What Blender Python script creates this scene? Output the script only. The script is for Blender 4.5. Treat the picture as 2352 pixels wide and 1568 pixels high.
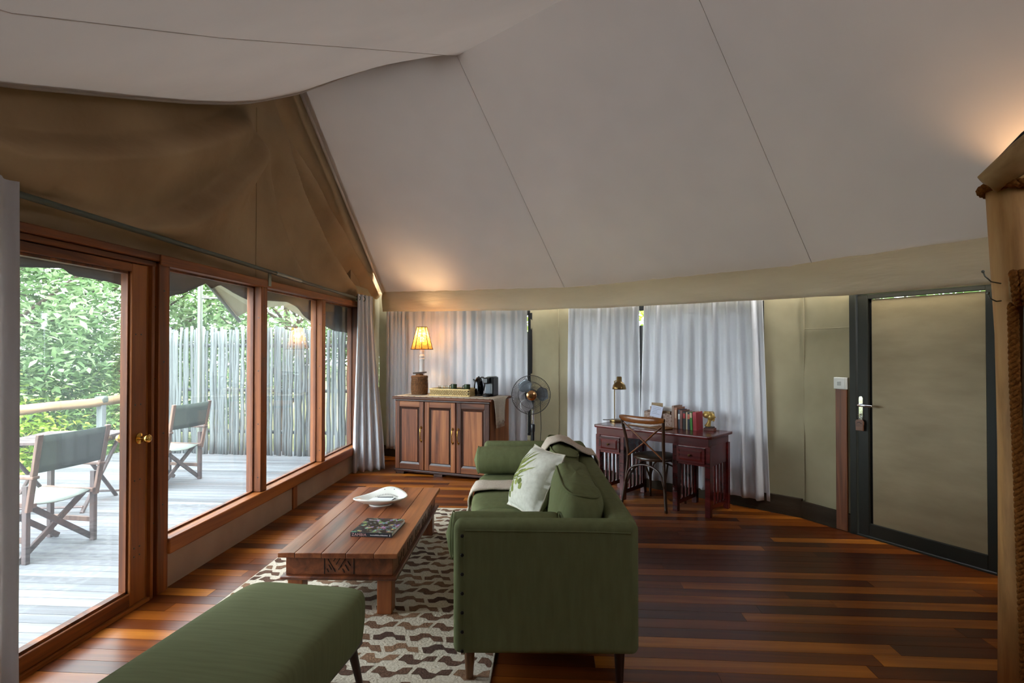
import bpy, math, random
from mathutils import Vector, Matrix, noise
random.seed(7)
PI = math.pi
scene = bpy.context.scene
for o in list(bpy.data.objects): bpy.data.objects.remove(o)
col = scene.collection

# ------------------------------------------------------------------ camera, world, exposure
cam_d = bpy.data.cameras.new('camera'); cam = bpy.data.objects.new('camera', cam_d); col.objects.link(cam)
cam_d.sensor_width = 36.0; cam_d.lens = 36.0 * 1313 / 2352
cam_d.clip_start = 0.05; cam_d.clip_end = 200
cam.location = (0, 0, 1.54)
cam.rotation_euler = (math.radians(90.70), 0, math.radians(3.92))
scene.camera = cam

world = bpy.data.worlds.new('hazy_sky'); scene.world = world; world.use_nodes = True
bg = world.node_tree.nodes['Background']
bg.inputs[0].default_value = (0.86, 0.93, 1.0, 1); bg.inputs[1].default_value = 8.0
sun_d = bpy.data.lights.new('sun', 'SUN'); sun_d.energy = 5.0; sun_d.angle = math.radians(25); sun_d.color = (1, .96, .88)
sun = bpy.data.objects.new('sun', sun_d); col.objects.link(sun)
sun.rotation_euler = (math.radians(32), math.radians(30), 0)
for nm, y0, y1 in (('sky_portal', 3.6, 7.1), ('sky_portal', 2.4, 3.3)):
    pd = bpy.data.lights.new(nm, 'AREA'); pd.shape = 'RECTANGLE'; pd.size = y1 - y0; pd.size_y = 1.9
    pd.cycles.is_portal = True
    po = bpy.data.objects.new(nm, pd); col.objects.link(po)
    po.location = (-2.60, (y0 + y1) / 2, 1.1); po.rotation_euler = (PI / 2, 0, -PI / 2)
scene.view_settings.view_transform = 'Standard'; scene.view_settings.look = 'None'
scene.view_settings.gamma = 1.0; scene.view_settings.exposure = 0.93
scene.view_settings.use_curve_mapping = False
scene.cycles.use_denoising = True
scene.cycles.max_bounces = 6; scene.cycles.diffuse_bounces = 4; scene.cycles.glossy_bounces = 3; scene.cycles.transparent_max_bounces = 12
scene.cycles.use_adaptive_sampling = True; scene.cycles.adaptive_threshold = .12; scene.cycles.adaptive_min_samples = 16
scene.cycles.sample_clamp_indirect = 6.0
scene.cycles.caustics_reflective = False; scene.cycles.caustics_refractive = False

# ------------------------------------------------------------------ materials
def lin(c):
    return tuple((x / 12.92 if x <= .04045 else ((x + .055) / 1.055) ** 2.4) for x in [v / 255 for v in c]) + (1,)
MATS = {}
def newmat(name):
    m = bpy.data.materials.new(name); m.use_nodes = True; MATS[name] = m
    nt = m.node_tree; p = nt.nodes['Principled BSDF']; return m, nt, p
def link(nt, a, b): nt.links.new(a, b)
def ramp(nt, fac, stops):
    r = nt.nodes.new('ShaderNodeValToRGB'); e = r.color_ramp.elements
    while len(e) < len(stops): e.new(0.5)
    for i, (p, c) in enumerate(stops): e[i].position = p; e[i].color = c
    if fac is not None: link(nt, fac, r.inputs[0])
    return r
def texco(nt, kind, scale, offs_rand=False):
    if kind == 'World':
        g = nt.nodes.new('ShaderNodeNewGeometry'); out = g.outputs['Position']
    else:
        t = nt.nodes.new('ShaderNodeTexCoord'); out = t.outputs['Object']
    if offs_rand:
        oi = nt.nodes.new('ShaderNodeObjectInfo')
        mu = nt.nodes.new('ShaderNodeMath'); mu.operation = 'MULTIPLY'; mu.inputs[1].default_value = 37.0
        link(nt, oi.outputs['Random'], mu.inputs[0])
        ad = nt.nodes.new('ShaderNodeVectorMath'); ad.operation = 'ADD'
        link(nt, out, ad.inputs[0]); link(nt, mu.outputs[0], ad.inputs[1]); out = ad.outputs[0]
    mp = nt.nodes.new('ShaderNodeMapping'); mp.inputs['Scale'].default_value = scale
    link(nt, out, mp.inputs['Vector']); return mp.outputs[0]
def noisetex(nt, vec, scale=1.0, detail=4, rough=.55, dist=0):
    n = nt.nodes.new('ShaderNodeTexNoise'); n.inputs['Scale'].default_value = scale
    n.inputs['Detail'].default_value = detail; n.inputs['Roughness'].default_value = rough
    n.inputs['Distortion'].default_value = dist
    link(nt, vec, n.inputs['Vector']); return n.outputs['Fac']
def addbump(nt, p, h, strength, dist=.01):
    b = nt.nodes.new('ShaderNodeBump'); b.inputs['Strength'].default_value = strength; b.inputs['Distance'].default_value = dist
    link(nt, h, b.inputs['Height']); link(nt, b.outputs[0], p.inputs['Normal']); return b
def plain(name, c, rough=.5, metal=0, spec=.5, coat=0):
    m, nt, p = newmat(name)
    p.inputs['Base Color'].default_value = lin(c); p.inputs['Roughness'].default_value = rough
    p.inputs['Metallic'].default_value = metal; p.inputs['Specular IOR Level'].default_value = spec
    p.inputs['Coat Weight'].default_value = coat
    return m
def varied(name, c1, c2, scale=(6, 6, 6), rough=.8, spec=.3, bump=0, bscale=(200, 200, 200), kind='Object', detail=4, trans=0, tcol=None, metal=0, lo=.3, hi=.7, bdist=.004):
    m, nt, p = newmat(name)
    v = texco(nt, kind, scale); n = noisetex(nt, v, 1, detail)
    r = ramp(nt, n, [(lo, lin(c1)), (hi, lin(c2))]); link(nt, r.outputs[0], p.inputs['Base Color'])
    p.inputs['Roughness'].default_value = rough; p.inputs['Specular IOR Level'].default_value = spec
    p.inputs['Metallic'].default_value = metal
    if bump:
        v2 = texco(nt, kind, bscale); addbump(nt, p, noisetex(nt, v2, 1, 3), bump, bdist)
    if trans:
        t = nt.nodes.new('ShaderNodeBsdfTranslucent')
        if tcol: t.inputs[0].default_value = lin(tcol)
        else: link(nt, r.outputs[0], t.inputs[0])
        mx = nt.nodes.new('ShaderNodeMixShader'); mx.inputs[0].default_value = trans
        link(nt, p.outputs[0], mx.inputs[1]); link(nt, t.outputs[0], mx.inputs[2])
        link(nt, mx.outputs[0], nt.nodes['Material Output'].inputs[0])
    return m
def wood(name, cols, axis=0, rough=.35, grain=14, stretch=.06, rand=True, kind='Object', bump=.15, coat=0, hue=0, spec=.5, shift=.55, gc=1.0):
    """cols: dark, mid, light; the grain runs along axis; each object gets its own tone"""
    m, nt, p = newmat(name)
    sc = [grain] * 3; sc[axis] = grain * stretch
    v = texco(nt, kind, sc, offs_rand=rand)
    n = noisetex(nt, v, 1, 6, .62, .6)
    if gc != 1.0:
        mg = nt.nodes.new('ShaderNodeMapRange'); mg.clamp = False; mg.inputs[3].default_value = .5 - gc / 2; mg.inputs[4].default_value = .5 + gc / 2
        link(nt, n, mg.inputs[0]); n = mg.outputs[0]
    fac = n
    if rand:
        oi = nt.nodes.new('ShaderNodeObjectInfo')
        mr = nt.nodes.new('ShaderNodeMapRange'); mr.inputs[3].default_value = -shift / 2; mr.inputs[4].default_value = shift / 2
        link(nt, oi.outputs['Random'], mr.inputs[0])
        ad = nt.nodes.new('ShaderNodeMath'); ad.operation = 'ADD'; link(nt, n, ad.inputs[0]); link(nt, mr.outputs[0], ad.inputs[1]); fac = ad.outputs[0]
    k = len(cols); lo, hi = (.1, .9) if rand and shift > .4 else (.3, .72)
    r = ramp(nt, fac, [(lo + (hi - lo) * i / (k - 1), lin(c)) for i, c in enumerate(cols)])
    link(nt, r.outputs[0], p.inputs['Base Color'])
    p.inputs['Roughness'].default_value = rough; p.inputs['Coat Weight'].default_value = coat; p.inputs['Coat Roughness'].default_value = .15
    p.inputs['Specular IOR Level'].default_value = spec
    if bump: addbump(nt, p, n, bump, .003)
    return m

M_floor = wood('floor_wood', [(50, 18, 5), (90, 41, 11), (132, 69, 18), (194, 122, 41)], 0, .32, 16, .05, True, 'World', .05, 0, shift=.60, gc=.55, spec=.27)
M_sub = plain('floor_gap', (22, 12, 8), .8)
M_deck = wood('deck_wood', [(70, 70, 72), (92, 93, 96), (108, 110, 113)], 0, .7, 14, .05, True, 'World', .3, 0, shift=.3)
M_frame = wood('window_frame_wood', [(76, 36, 10), (126, 66, 22), (152, 88, 36)], 2, .5, 12, .06, True, 'World', .15, 0, shift=.3, spec=.35)
M_framey = wood('window_rail_wood', [(76, 36, 10), (126, 66, 22), (152, 88, 36)], 1, .5, 12, .06, True, 'World', .15, 0, shift=.3, spec=.35)
M_table = wood('coffee_table_wood', [(70, 34, 18), (118, 62, 34), (152, 90, 52)], 1, .34, 14, .07, True, 'Object', .1, .1, shift=.4)
M_tableleg = wood('coffee_table_leg_wood', [(86, 40, 18), (134, 70, 34), (160, 92, 48)], 2, .34, 14, .07, True, 'Object', .1, .1, shift=.3)
M_cab = wood('cabinet_wood', [(58, 28, 14), (110, 60, 32), (150, 94, 54)], 2, .55, 16, .05, True, 'Object', .1, 0, shift=.4, spec=.3)
M_cabx = wood('cabinet_rail_wood', [(58, 28, 14), (102, 56, 30), (136, 84, 48)], 0, .55, 16, .05, True, 'Object', .1, 0, spec=.3, shift=.3)
M_cabdark = wood('cabinet_bevel_wood', [(36, 18, 11), (66, 34, 20)], 2, .42, 16, .05, True, 'Object', .1, .05, shift=.3)
M_desk = wood('mahogany', [(44, 12, 12), (78, 22, 22), (100, 32, 28)], 0, .25, 12, .06, True, 'Object', .05, .3, shift=.25)
M_chair = wood('bentwood', [(60, 30, 12), (120, 66, 24), (160, 96, 38)], 0, .3, 8, .3, False, 'Object', .05, .2)
M_chairleg = wood('bentwood_dark', [(34, 20, 12), (66, 40, 22)], 2, .35, 8, .3, False, 'Object', .05, .2)
M_seat = varied('seat_leather', (44, 34, 24), (62, 48, 34), (12, 12, 12), .5, .4)
M_leg = wood('sofa_leg_wood', [(66, 38, 18), (110, 70, 36)], 2, .4, 14, .08, True, 'Object', .05)
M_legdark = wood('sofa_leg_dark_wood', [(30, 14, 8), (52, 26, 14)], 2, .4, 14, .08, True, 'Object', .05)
M_pole = wood('peeled_pole', [(140, 98, 52), (196, 148, 90), (216, 174, 118)], 2, .6, 7, .12, False, 'Object', .3)
M_polex = wood('peeled_rail', [(130, 98, 60), (176, 142, 94), (196, 166, 120)], 0, .6, 7, .12, False, 'Object', .3)
M_rail = wood('weathered_rail', [(110, 84, 56), (150, 122, 88), (166, 144, 114)], 1, .7, 9, .08, False, 'Object', .3)
M_stick = wood('fence_stick', [(58, 62, 62), (84, 90, 90), (104, 110, 110)], 2, .8, 14, .06, True, 'Object', .4, shift=.45)
M_fenceback = wood('dark_fence', [(30, 26, 22), (60, 52, 44)], 2, .8, 14, .06, True, 'Object', .4)
M_outwood = wood('patio_wood', [(60, 42, 34), (96, 70, 58), (126, 96, 78)], 2, .6, 10, .1, True, 'Object', .2, shift=.2)
M_outdark = wood('patio_dark_wood', [(44, 34, 32), (68, 54, 52), (90, 74, 70)], 2, .6, 10, .1, True, 'Object', .2, shift=.2)
M_switchboard = wood('board_wood', [(74, 36, 16), (122, 68, 34), (150, 94, 52)], 2, .55, 14, .06, False, 'Object', .15)
M_bark = varied('bark', (46, 38, 32), (96, 84, 72), (8, 8, 2), .9, .2, .6, (12, 12, 3))

M_ceil = varied('liner_canvas', (186, 176, 170), (204, 194, 187), (.7, .7, .7), .9, .1, .12, (3, 3, 3), 'World', 3, .015, (206, 194, 184), bdist=.05)
M_flap = varied('valance_canvas', (232, 218, 194), (242, 229, 206), (1.2, 1.2, 5), .9, .1, .35, (2.5, 2.5, 14), 'World', 4, .03, bdist=.03)
M_khaki = varied('khaki_canvas', (138, 128, 102), (162, 152, 124), (1.3, 1.3, 1.3), .9, .15, .35, (2.2, 2.2, 1.6), 'World', 4, .012, (150, 140, 110), bdist=.06)
M_gable = varied('gable_canvas', (140, 113, 83), (168, 141, 108), (1.1, 1.1, 1.1), .9, .12, .3, (5, 5, 5), 'World', 5, .003, (130, 96, 56), bdist=.03)
M_lightblock = varied('light_block_dark', (44, 34, 20), (60, 46, 28), (2, 2, 2), .9, .1)  # dark opaque colour of the sheets added to block skylight
M_skirt = varied('skirt_canvas', (52, 44, 36), (72, 62, 50), (2, 2, 6), .9, .1, .4, (3, 3, 10), 'World', bdist=.03)
M_plinth = varied('plaster_plinth', (150, 124, 102), (170, 144, 120), (2, 2, 2), .85, .2, .15, (30, 30, 30), 'World')
M_curtain = varied('white_curtain', (212, 213, 217), (226, 227, 231), (2, 2, .6), .85, .1, .15, (260, 260, 60), 'Object', 3, .22)
M_curtnear = varied('near_curtain_cloth', (196, 190, 190), (212, 206, 206), (2, 2, .6), .85, .1, .1, (260, 260, 60), 'Object', 3, .28)
M_green = varied('green_linen', (101, 105, 72), (109, 113, 79), (30, 30, 5), .92, .1, .3, (420, 420, 420), 'Object', 3, bdist=.002)
M_greendk = varied('green_linen_ottoman', (103, 106, 74), (111, 114, 80), (4, 60, 4), .92, .12, .3, (420, 420, 420), 'Object', 3, bdist=.002)
M_throw = varied('throw_wool', (186, 170, 154), (212, 198, 182), (120, 120, 120), .95, .05, .6, (160, 160, 160), 'Object', 3, bdist=.004)
M_runner = varied('runner_cloth', (188, 176, 160), (208, 198, 182), (60, 60, 60), .9, .1, .3, (200, 200, 200))
M_wicker = varied('wicker_brown', (74, 46, 24), (122, 80, 46), (60, 60, 60), .7, .3, .5, (80, 80, 200))
M_straw = varied('straw', (200, 170, 112), (230, 206, 154), (60, 60, 60), .7, .3, .3, (120, 120, 120))
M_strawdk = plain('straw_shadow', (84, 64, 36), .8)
M_white = plain('white_paint', (222, 220, 216), .45)
M_ceramic = plain('ceramic_white', (222, 218, 208), .2, coat=.3)
M_paper = varied('paper', (222, 222, 220), (232, 232, 230), (20, 20, 20), .8, .2)
M_paperblue = varied('paper_blue', (196, 202, 224), (208, 212, 230), (20, 20, 20), .8, .2)
M_card = varied('kraft_card', (150, 126, 98), (164, 140, 112), (20, 20, 20), .8, .2)
M_ink = plain('ink', (40, 40, 46), .6)
M_black = plain('black_plastic', (16, 16, 18), .3)
M_darkgap = plain('dark_gap', (12, 11, 10), .9)
M_chrome = plain('chrome', (210, 210, 214), .12, 1)
M_steel = plain('grey_steel', (120, 126, 118), .4, .8)
M_rod = plain('rod_steel', (74, 78, 66), .55, .2)
M_brass = plain('brass', (206, 160, 80), .2, 1)
M_antbrass = plain('antique_brass', (128, 104, 66), .28, 1)
M_gold = varied('gold_paint', (176, 144, 76), (214, 184, 112), (40, 40, 40), .38, .5, .3, (60, 60, 60), metal=.6)
M_copper = plain('copper_disc', (204, 158, 112), .22, 1)
M_doorframe = plain('door_frame_paint', (44, 44, 38), .55, 0, .25)
M_doorpanel = varied('door_panel_board', (150, 134, 104), (176, 160, 128), (1.5, 1.5, 5), .6, .3, .1, (10, 10, 30), 'Object', 5)
M_switch = plain('switch_plastic', (214, 212, 204), .35)
M_tag = wood('key_tag_wood', [(84, 50, 32), (124, 80, 54)], 0, .5, 30, .2, False)
M_rope = varied('rope_fibre', (92, 54, 22), (150, 96, 44), (90, 90, 90), .9, .1, .5, (200, 200, 200))
M_partition = varied('partition_canvas', (150, 148, 134), (166, 164, 150), (1, 1, 1), .9, .1)
M_mug = plain('mug_green', (44, 58, 34), .2, coat=.4)
M_darkflap = varied('grey_flap_canvas', (58, 54, 52), (82, 76, 74), (3, 3, 3), .9, .1, .3, (4, 4, 4), 'World', 3, .08, (120, 120, 124), bdist=.03)
M_fly = varied('fly_canvas', (176, 176, 160), (196, 196, 182), (2, 2, 2), .9, .1, 0, trans=.35)
M_chaircanvas = varied('patio_canvas', (70, 80, 76), (86, 96, 90), (3, 3, 3), .9, .1, .2, (100, 100, 100), trans=.15)
M_chairseat = varied('patio_seat_canvas', (112, 118, 110), (128, 134, 126), (3, 3, 3), .9, .1, .2, (100, 100, 100), trans=.15)
M_ground = varied('ground_soil', (70, 74, 40), (120, 116, 74), (.6, .6, .6), .95, .1, kind='World')
M_rug = varied('rug_wool', (188, 174, 154), (210, 198, 180), (90, 90, 90), .98, .05, .9, (70, 70, 70), bdist=.008)
M_nail = plain('nail_head', (26, 22, 18), .3, .7)
M_leather = varied('folder_leather', (110, 70, 34), (142, 96, 50), (30, 30, 30), .55, .3)

def island_mat(name, stops, rough, bump=0, trans=0):
    m, nt, p = newmat(name)
    g = nt.nodes.new('ShaderNodeNewGeometry')
    r = ramp(nt, g.outputs['Random Per Island'], [(s, lin(c)) for s, c in stops])
    src = r.outputs[0]
    if bump:
        v = texco(nt, 'World', (60, 60, 60)); n = noisetex(nt, v, 1, 3)
        mx = nt.nodes.new('ShaderNodeMixRGB'); mx.blend_type = 'MULTIPLY'; mx.inputs[0].default_value = .6
        rr = ramp(nt, n, [(.3, (.45, .45, .45, 1)), (.7, (1, 1, 1, 1))])
        link(nt, src, mx.inputs[1]); link(nt, rr.outputs[0], mx.inputs[2]); src = mx.outputs[0]
        v = texco(nt, 'World', (90, 90, 90)); addbump(nt, p, noisetex(nt, v, 1, 3), bump, .008)
    link(nt, src, p.inputs['Base Color']); p.inputs['Roughness'].default_value = rough
    if trans:
        t = nt.nodes.new('ShaderNodeBsdfTranslucent'); link(nt, src, t.inputs[0])
        ms = nt.nodes.new('ShaderNodeMixShader'); ms.inputs[0].default_value = trans
        link(nt, p.outputs[0], ms.inputs[1]); link(nt, t.outputs[0], ms.inputs[2])
        link(nt, ms.outputs[0], nt.nodes['Material Output'].inputs[0])
    return m
M_rugpat = island_mat('rug_pattern_wool', [(0, (74, 46, 32)), (.5, (112, 76, 52)), (1, (146, 108, 78))], .98, .8)
M_leafA = island_mat('leaf_pale', [(0, (74, 104, 60)), (.5, (120, 150, 98)), (1, (176, 196, 154))], .5, 0, .4)
M_leafB = island_mat('leaf_mid', [(0, (56, 90, 42)), (.5, (92, 126, 62)), (1, (140, 168, 104))], .5, 0, .4)
M_leafC = island_mat('leaf_yellow', [(0, (84, 120, 34)), (.5, (136, 166, 52)), (1, (186, 200, 96))], .5, 0, .5)
M_leafD = island_mat('leaf_deep', [(0, (48, 80, 42)), (.5, (82, 118, 62)), (1, (124, 158, 96))], .5, 0, .35)

def glass_mat(name, haze=.05, tint=(.93, .96, .96, 1), refl=1.0):
    m, nt, p = newmat(name); nt.nodes.remove(p)
    tr = nt.nodes.new('ShaderNodeBsdfTransparent'); tr.inputs[0].default_value = tint
    gl = nt.nodes.new('ShaderNodeBsdfGlossy'); gl.inputs['Roughness'].default_value = .02
    fr = nt.nodes.new('ShaderNodeFresnel'); ge = nt.nodes.new('ShaderNodeNewGeometry')
    mr = nt.nodes.new('ShaderNodeMapRange'); mr.inputs[3].default_value = 1.5; mr.inputs[4].default_value = 1 / 1.5
    link(nt, ge.outputs['Backfacing'], mr.inputs[0]); link(nt, mr.outputs[0], fr.inputs['IOR'])
    m1 = nt.nodes.new('ShaderNodeMixShader'); link(nt, fr.outputs[0], m1.inputs[0]); link(nt, tr.outputs[0], m1.inputs[1]); link(nt, gl.outputs[0], m1.inputs[2])
    df = nt.nodes.new('ShaderNodeBsdfTranslucent'); df.inputs[0].default_value = (.85, .9, .95, 1)
    m2 = nt.nodes.new('ShaderNodeMixShader'); m2.inputs[0].default_value = haze
    link(nt, m1.outputs[0], m2.inputs[1]); link(nt, df.outputs[0], m2.inputs[2])
    link(nt, m2.outputs[0], nt.nodes['Material Output'].inputs[0]); return m
M_glass = glass_mat('window_glass', .010)
M_cup = glass_mat('cup_glass', .06)
def emit_mat(name, c, s):
    m, nt, p = newmat(name); p.inputs['Emission Color'].default_value = lin(c); p.inputs['Emission Strength'].default_value = s
    return m
M_bulb = emit_mat('bulb_glow', (255, 214, 150), 12)
def shade_mat():
    m, nt, p = newmat('rattan_weave')
    tc = nt.nodes.new('ShaderNodeTexCoord'); mp = nt.nodes.new('ShaderNodeMapping'); link(nt, tc.outputs['Object'], mp.inputs[0])
    mp.inputs['Scale'].default_value = (30, 30, 140)
    n = noisetex(nt, mp.outputs[0], 1, 2, .5, .5)
    r = ramp(nt, n, [(.35, lin((120, 76, 26))), (.65, lin((206, 158, 84)))]); link(nt, r.outputs[0], p.inputs['Base Color'])
    t = nt.nodes.new('ShaderNodeBsdfTranslucent'); link(nt, r.outputs[0], t.inputs[0])
    ms = nt.nodes.new('ShaderNodeMixShader'); ms.inputs[0].default_value = .5; link(nt, p.outputs[0], ms.inputs[1]); link(nt, t.outputs[0], ms.inputs[2])
    tr = nt.nodes.new('ShaderNodeBsdfTransparent')
    hole = ramp(nt, n, [(.52, (0, 0, 0, 1)), (.6, (1, 1, 1, 1))])
    mu = nt.nodes.new('ShaderNodeMath'); mu.operation = 'MULTIPLY'; mu.inputs[1].default_value = .45; link(nt, hole.outputs[0], mu.inputs[0])
    m2 = nt.nodes.new('ShaderNodeMixShader'); link(nt, mu.outputs[0], m2.inputs[0]); link(nt, ms.outputs[0], m2.inputs[1]); link(nt, tr.outputs[0], m2.inputs[2])
    link(nt, m2.outputs[0], nt.nodes['Material Output'].inputs[0]); return m
M_shade = shade_mat()
def pillow_mat():
    m = varied('pillow_linen', (204, 200, 186), (222, 219, 206), (40, 40, 40), .92, .1, .3, (260, 260, 260)); return m
M_pillow = pillow_mat()
M_leafprint = island_mat('leaf_print', [(0, (92, 104, 44)), (.5, (134, 142, 66)), (1, (170, 176, 100))], .9, .2)
def cover_mat():
    m, nt, p = newmat('book_cover_print')
    v = texco(nt, 'Object', (1, 1, 1))
    vo = nt.nodes.new('ShaderNodeTexVoronoi'); vo.inputs['Scale'].default_value = 46; link(nt, v, vo.inputs['Vector'])
    hs = nt.nodes.new('ShaderNodeHueSaturation'); hs.inputs['Saturation'].default_value = .75; hs.inputs['Value'].default_value = .38; link(nt, vo.outputs['Color'], hs.inputs['Color'])
    n = noisetex(nt, texco(nt, 'Object', (26, 26, 26)), 1, 3)
    k = ramp(nt, n, [(.5, (0, 0, 0, 1)), (.58, (1, 1, 1, 1))])
    mx = nt.nodes.new('ShaderNodeMixRGB'); link(nt, k.outputs[0], mx.inputs[0]); mx.inputs[1].default_value = lin((30, 26, 26)); link(nt, hs.outputs[0], mx.inputs[2])
    link(nt, mx.outputs[0], p.inputs['Base Color']); p.inputs['Roughness'].default_value = .25; return m
M_cover = cover_mat()

# ------------------------------------------------------------------ mesh helpers
class MB:
    def __init__(s): s.v = []; s.f = []
    def add(s, vs, fs):
        b = len(s.v); s.v += [tuple(v) for v in vs]; s.f += [tuple(i + b for i in f) for f in fs]; return s
    def box(s, x0, x1, y0, y1, z0, z1, mat=None):
        vs = [(x0, y0, z0), (x1, y0, z0), (x1, y1, z0), (x0, y1, z0), (x0, y0, z1), (x1, y0, z1), (x1, y1, z1), (x0, y1, z1)]
        if mat: vs = [mat @ Vector(v) for v in vs]
        return s.add(vs, [(0, 3, 2, 1), (4, 5, 6, 7), (0, 1, 5, 4), (1, 2, 6, 5), (2, 3, 7, 6), (3, 0, 4, 7)])
    def bar(s, p0, p1, w, h, up=(0, 0, 1)):
        p0, p1 = Vector(p0), Vector(p1); d = (p1 - p0); L = d.length; d.normalize()
        sd = d.cross(Vector(up))
        if sd.length < 1e-4: sd = d.cross(Vector((1, 0, 0)))
        sd.normalize(); u = sd.cross(d)
        vs = []
        for p in (p0, p1):
            for a, b in ((-1, -1), (1, -1), (1, 1), (-1, 1)): vs.append(p + sd * a * w / 2 + u * b * h / 2)
        return s.add(vs, [(0, 1, 2, 3), (7, 6, 5, 4), (0, 4, 5, 1), (1, 5, 6, 2), (2, 6, 7, 3), (3, 7, 4, 0)])
    def tube(s, pts, r, n=8, cap=True, closed=False, flat=1.0, jit=0):
        pts = [Vector(p) for p in pts]; k = len(pts)
        rs = r if isinstance(r, (list, tuple)) else [r] * k
        vs = []; ref = None
        for i, p in enumerate(pts):
            a = pts[(i - 1) % k] if (closed or i > 0) else p
            b = pts[(i + 1) % k] if (closed or i < k - 1) else p
            t = (b - a).normalized()
            if ref is None:
                ref = Vector((0, 0, 1)) if abs(t.z) < .9 else Vector((1, 0, 0))
            sd = t.cross(ref).normalized(); ref = sd.cross(t).normalized()
            for j in range(n):
                an = 2 * PI * j / n; rr = rs[i] * (1 + (random.uniform(-jit, jit) if jit else 0))
                vs.append(p + sd * math.cos(an) * rr + ref * math.sin(an) * rr * flat)
        fs = []
        for i in range(k if closed else k - 1):
            for j in range(n):
                a = i * n + j; b = i * n + (j + 1) % n; c = ((i + 1) % k) * n + (j + 1) % n; d = ((i + 1) % k) * n + j
                fs.append((a, b, c, d))
        if cap and not closed:
            fs.append(tuple(range(n - 1, -1, -1))); fs.append(tuple((k - 1) * n + j for j in range(n)))
        return s.add(vs, fs)
    def lathe(s, prof, n=24, c=(0, 0, 0), cap=True, sx=1, sy=1):
        vs = []
        for r, z in prof:
            for j in range(n):
                a = 2 * PI * j / n; vs.append((c[0] + r * math.cos(a) * sx, c[1] + r * math.sin(a) * sy, c[2] + z))
        fs = []
        for i in range(len(prof) - 1):
            for j in range(n):
                fs.append((i * n + j, i * n + (j + 1) % n, (i + 1) * n + (j + 1) % n, (i + 1) * n + j))
        if cap:
            fs.append(tuple(range(n - 1, -1, -1))); fs.append(tuple((len(prof) - 1) * n + j for j in range(n)))
        return s.add(vs, fs)
    def grid(s, rows):
        n = len(rows[0]); vs = [p for r in rows for p in r]
        fs = [(i * n + j, i * n + j + 1, (i + 1) * n + j + 1, (i + 1) * n + j) for i in range(len(rows) - 1) for j in range(n - 1)]
        return s.add(vs, fs)
    def prism(s, poly, z0, z1, mat=None):
        n = len(poly); vs = [(x, y, z0) for x, y in poly] + [(x, y, z1) for x, y in poly]
        if mat: vs = [mat @ Vector(v) for v in vs]
        return s.add(vs, [tuple(range(n - 1, -1, -1)), tuple(range(n, 2 * n))] + [(i, (i + 1) % n, n + (i + 1) % n, n + i) for i in range(n)])
    def sphere(s, c, r, nu=12, nv=8, sc=(1, 1, 1), e=1.0):
        vs = []
        def pw(x): return math.copysign(abs(x) ** e, x)
        for i in range(nv + 1):
            ph = -PI / 2 + PI * i / nv
            for j in range(nu):
                th = 2 * PI * j / nu
                vs.append((c[0] + r * sc[0] * pw(math.cos(ph)) * pw(math.cos(th)), c[1] + r * sc[1] * pw(math.cos(ph)) * pw(math.sin(th)), c[2] + r * sc[2] * pw(math.sin(ph))))
        return s.add(vs, [(i * nu + j, i * nu + (j + 1) % nu, (i + 1) * nu + (j + 1) % nu, (i + 1) * nu + j) for i in range(nv) for j in range(nu)])
    def mesh(s, name):
        me = bpy.data.meshes.new(name); me.from_pydata(s.v, [], s.f); me.validate(); me.update(); return me
    def build(s, name, m, parent=None, smooth=False, bevel=0, sub=0, solid=0, seg=2, weld=0):
        me = s.mesh(name); me.materials.append(m)
        o = bpy.data.objects.new(name, me); col.objects.link(o)
        if parent: o.parent = parent
        if weld:
            w = o.modifiers.new('weld', 'WELD'); w.merge_threshold = weld
        if solid:
            so = o.modifiers.new('solid', 'SOLIDIFY'); so.thickness = solid; so.offset = 0
        if bevel:
            b = o.modifiers.new('bevel', 'BEVEL'); b.width = bevel; b.segments = seg; b.limit_method = 'ANGLE'; b.angle_limit = math.radians(40)
        if sub:
            u = o.modifiers.new('sub', 'SUBSURF'); u.levels = sub; u.render_levels = sub
        if smooth or bevel or sub:
            for p in me.polygons: p.use_smooth = True
            if (bevel or not sub) and hasattr(me, 'set_sharp_from_angle') and smooth != 'all': me.set_sharp_from_angle(angle=math.radians(50))
        return o
def tag(o, label=None, cat=None, group=None, kind=None):
    if label: o['label'] = label
    if cat: o['category'] = cat
    if group: o['group'] = group
    if kind: o['kind'] = kind
    return o
def empty(name, loc=(0, 0, 0), rz=0, label=None, cat=None, group=None, kind=None, parent=None):
    o = bpy.data.objects.new(name, None); col.objects.link(o); o.location = loc; o.rotation_euler = (0, 0, rz); o.empty_display_size = .1
    if parent: o.parent = parent
    return tag(o, label, cat, group, kind)
def share(name, me, parent, loc=(0, 0, 0), rot=(0, 0, 0), sc=(1, 1, 1)):
    o = bpy.data.objects.new(name, me); col.objects.link(o); o.parent = parent
    o.location = loc; o.rotation_euler = rot; o.scale = sc; return o
def copy_tree(o, parent=None):
    c = o.copy(); col.objects.link(c); c.parent = parent
    for ch in list(o.children): copy_tree(ch, c)
    return c
def nz(x, y=0, z=0): return noise.noise(Vector((x, y, z)))
def lerp(a, b, t): return a + (b - a) * t
def smooth01(t): t = max(0, min(1, t)); return t * t * (3 - 2 * t)
def polyat(pts, t):
    """point at fraction t of a 3-D polyline by length"""
    pts = [Vector(p) for p in pts]; L = [0]
    for a, b in zip(pts, pts[1:]): L.append(L[-1] + (b - a).length)
    d = t * L[-1]
    for i in range(len(pts) - 1):
        if d <= L[i + 1] + 1e-9: return pts[i].lerp(pts[i + 1], (d - L[i]) / max(1e-9, L[i + 1] - L[i]))
    return pts[-1]

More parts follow.
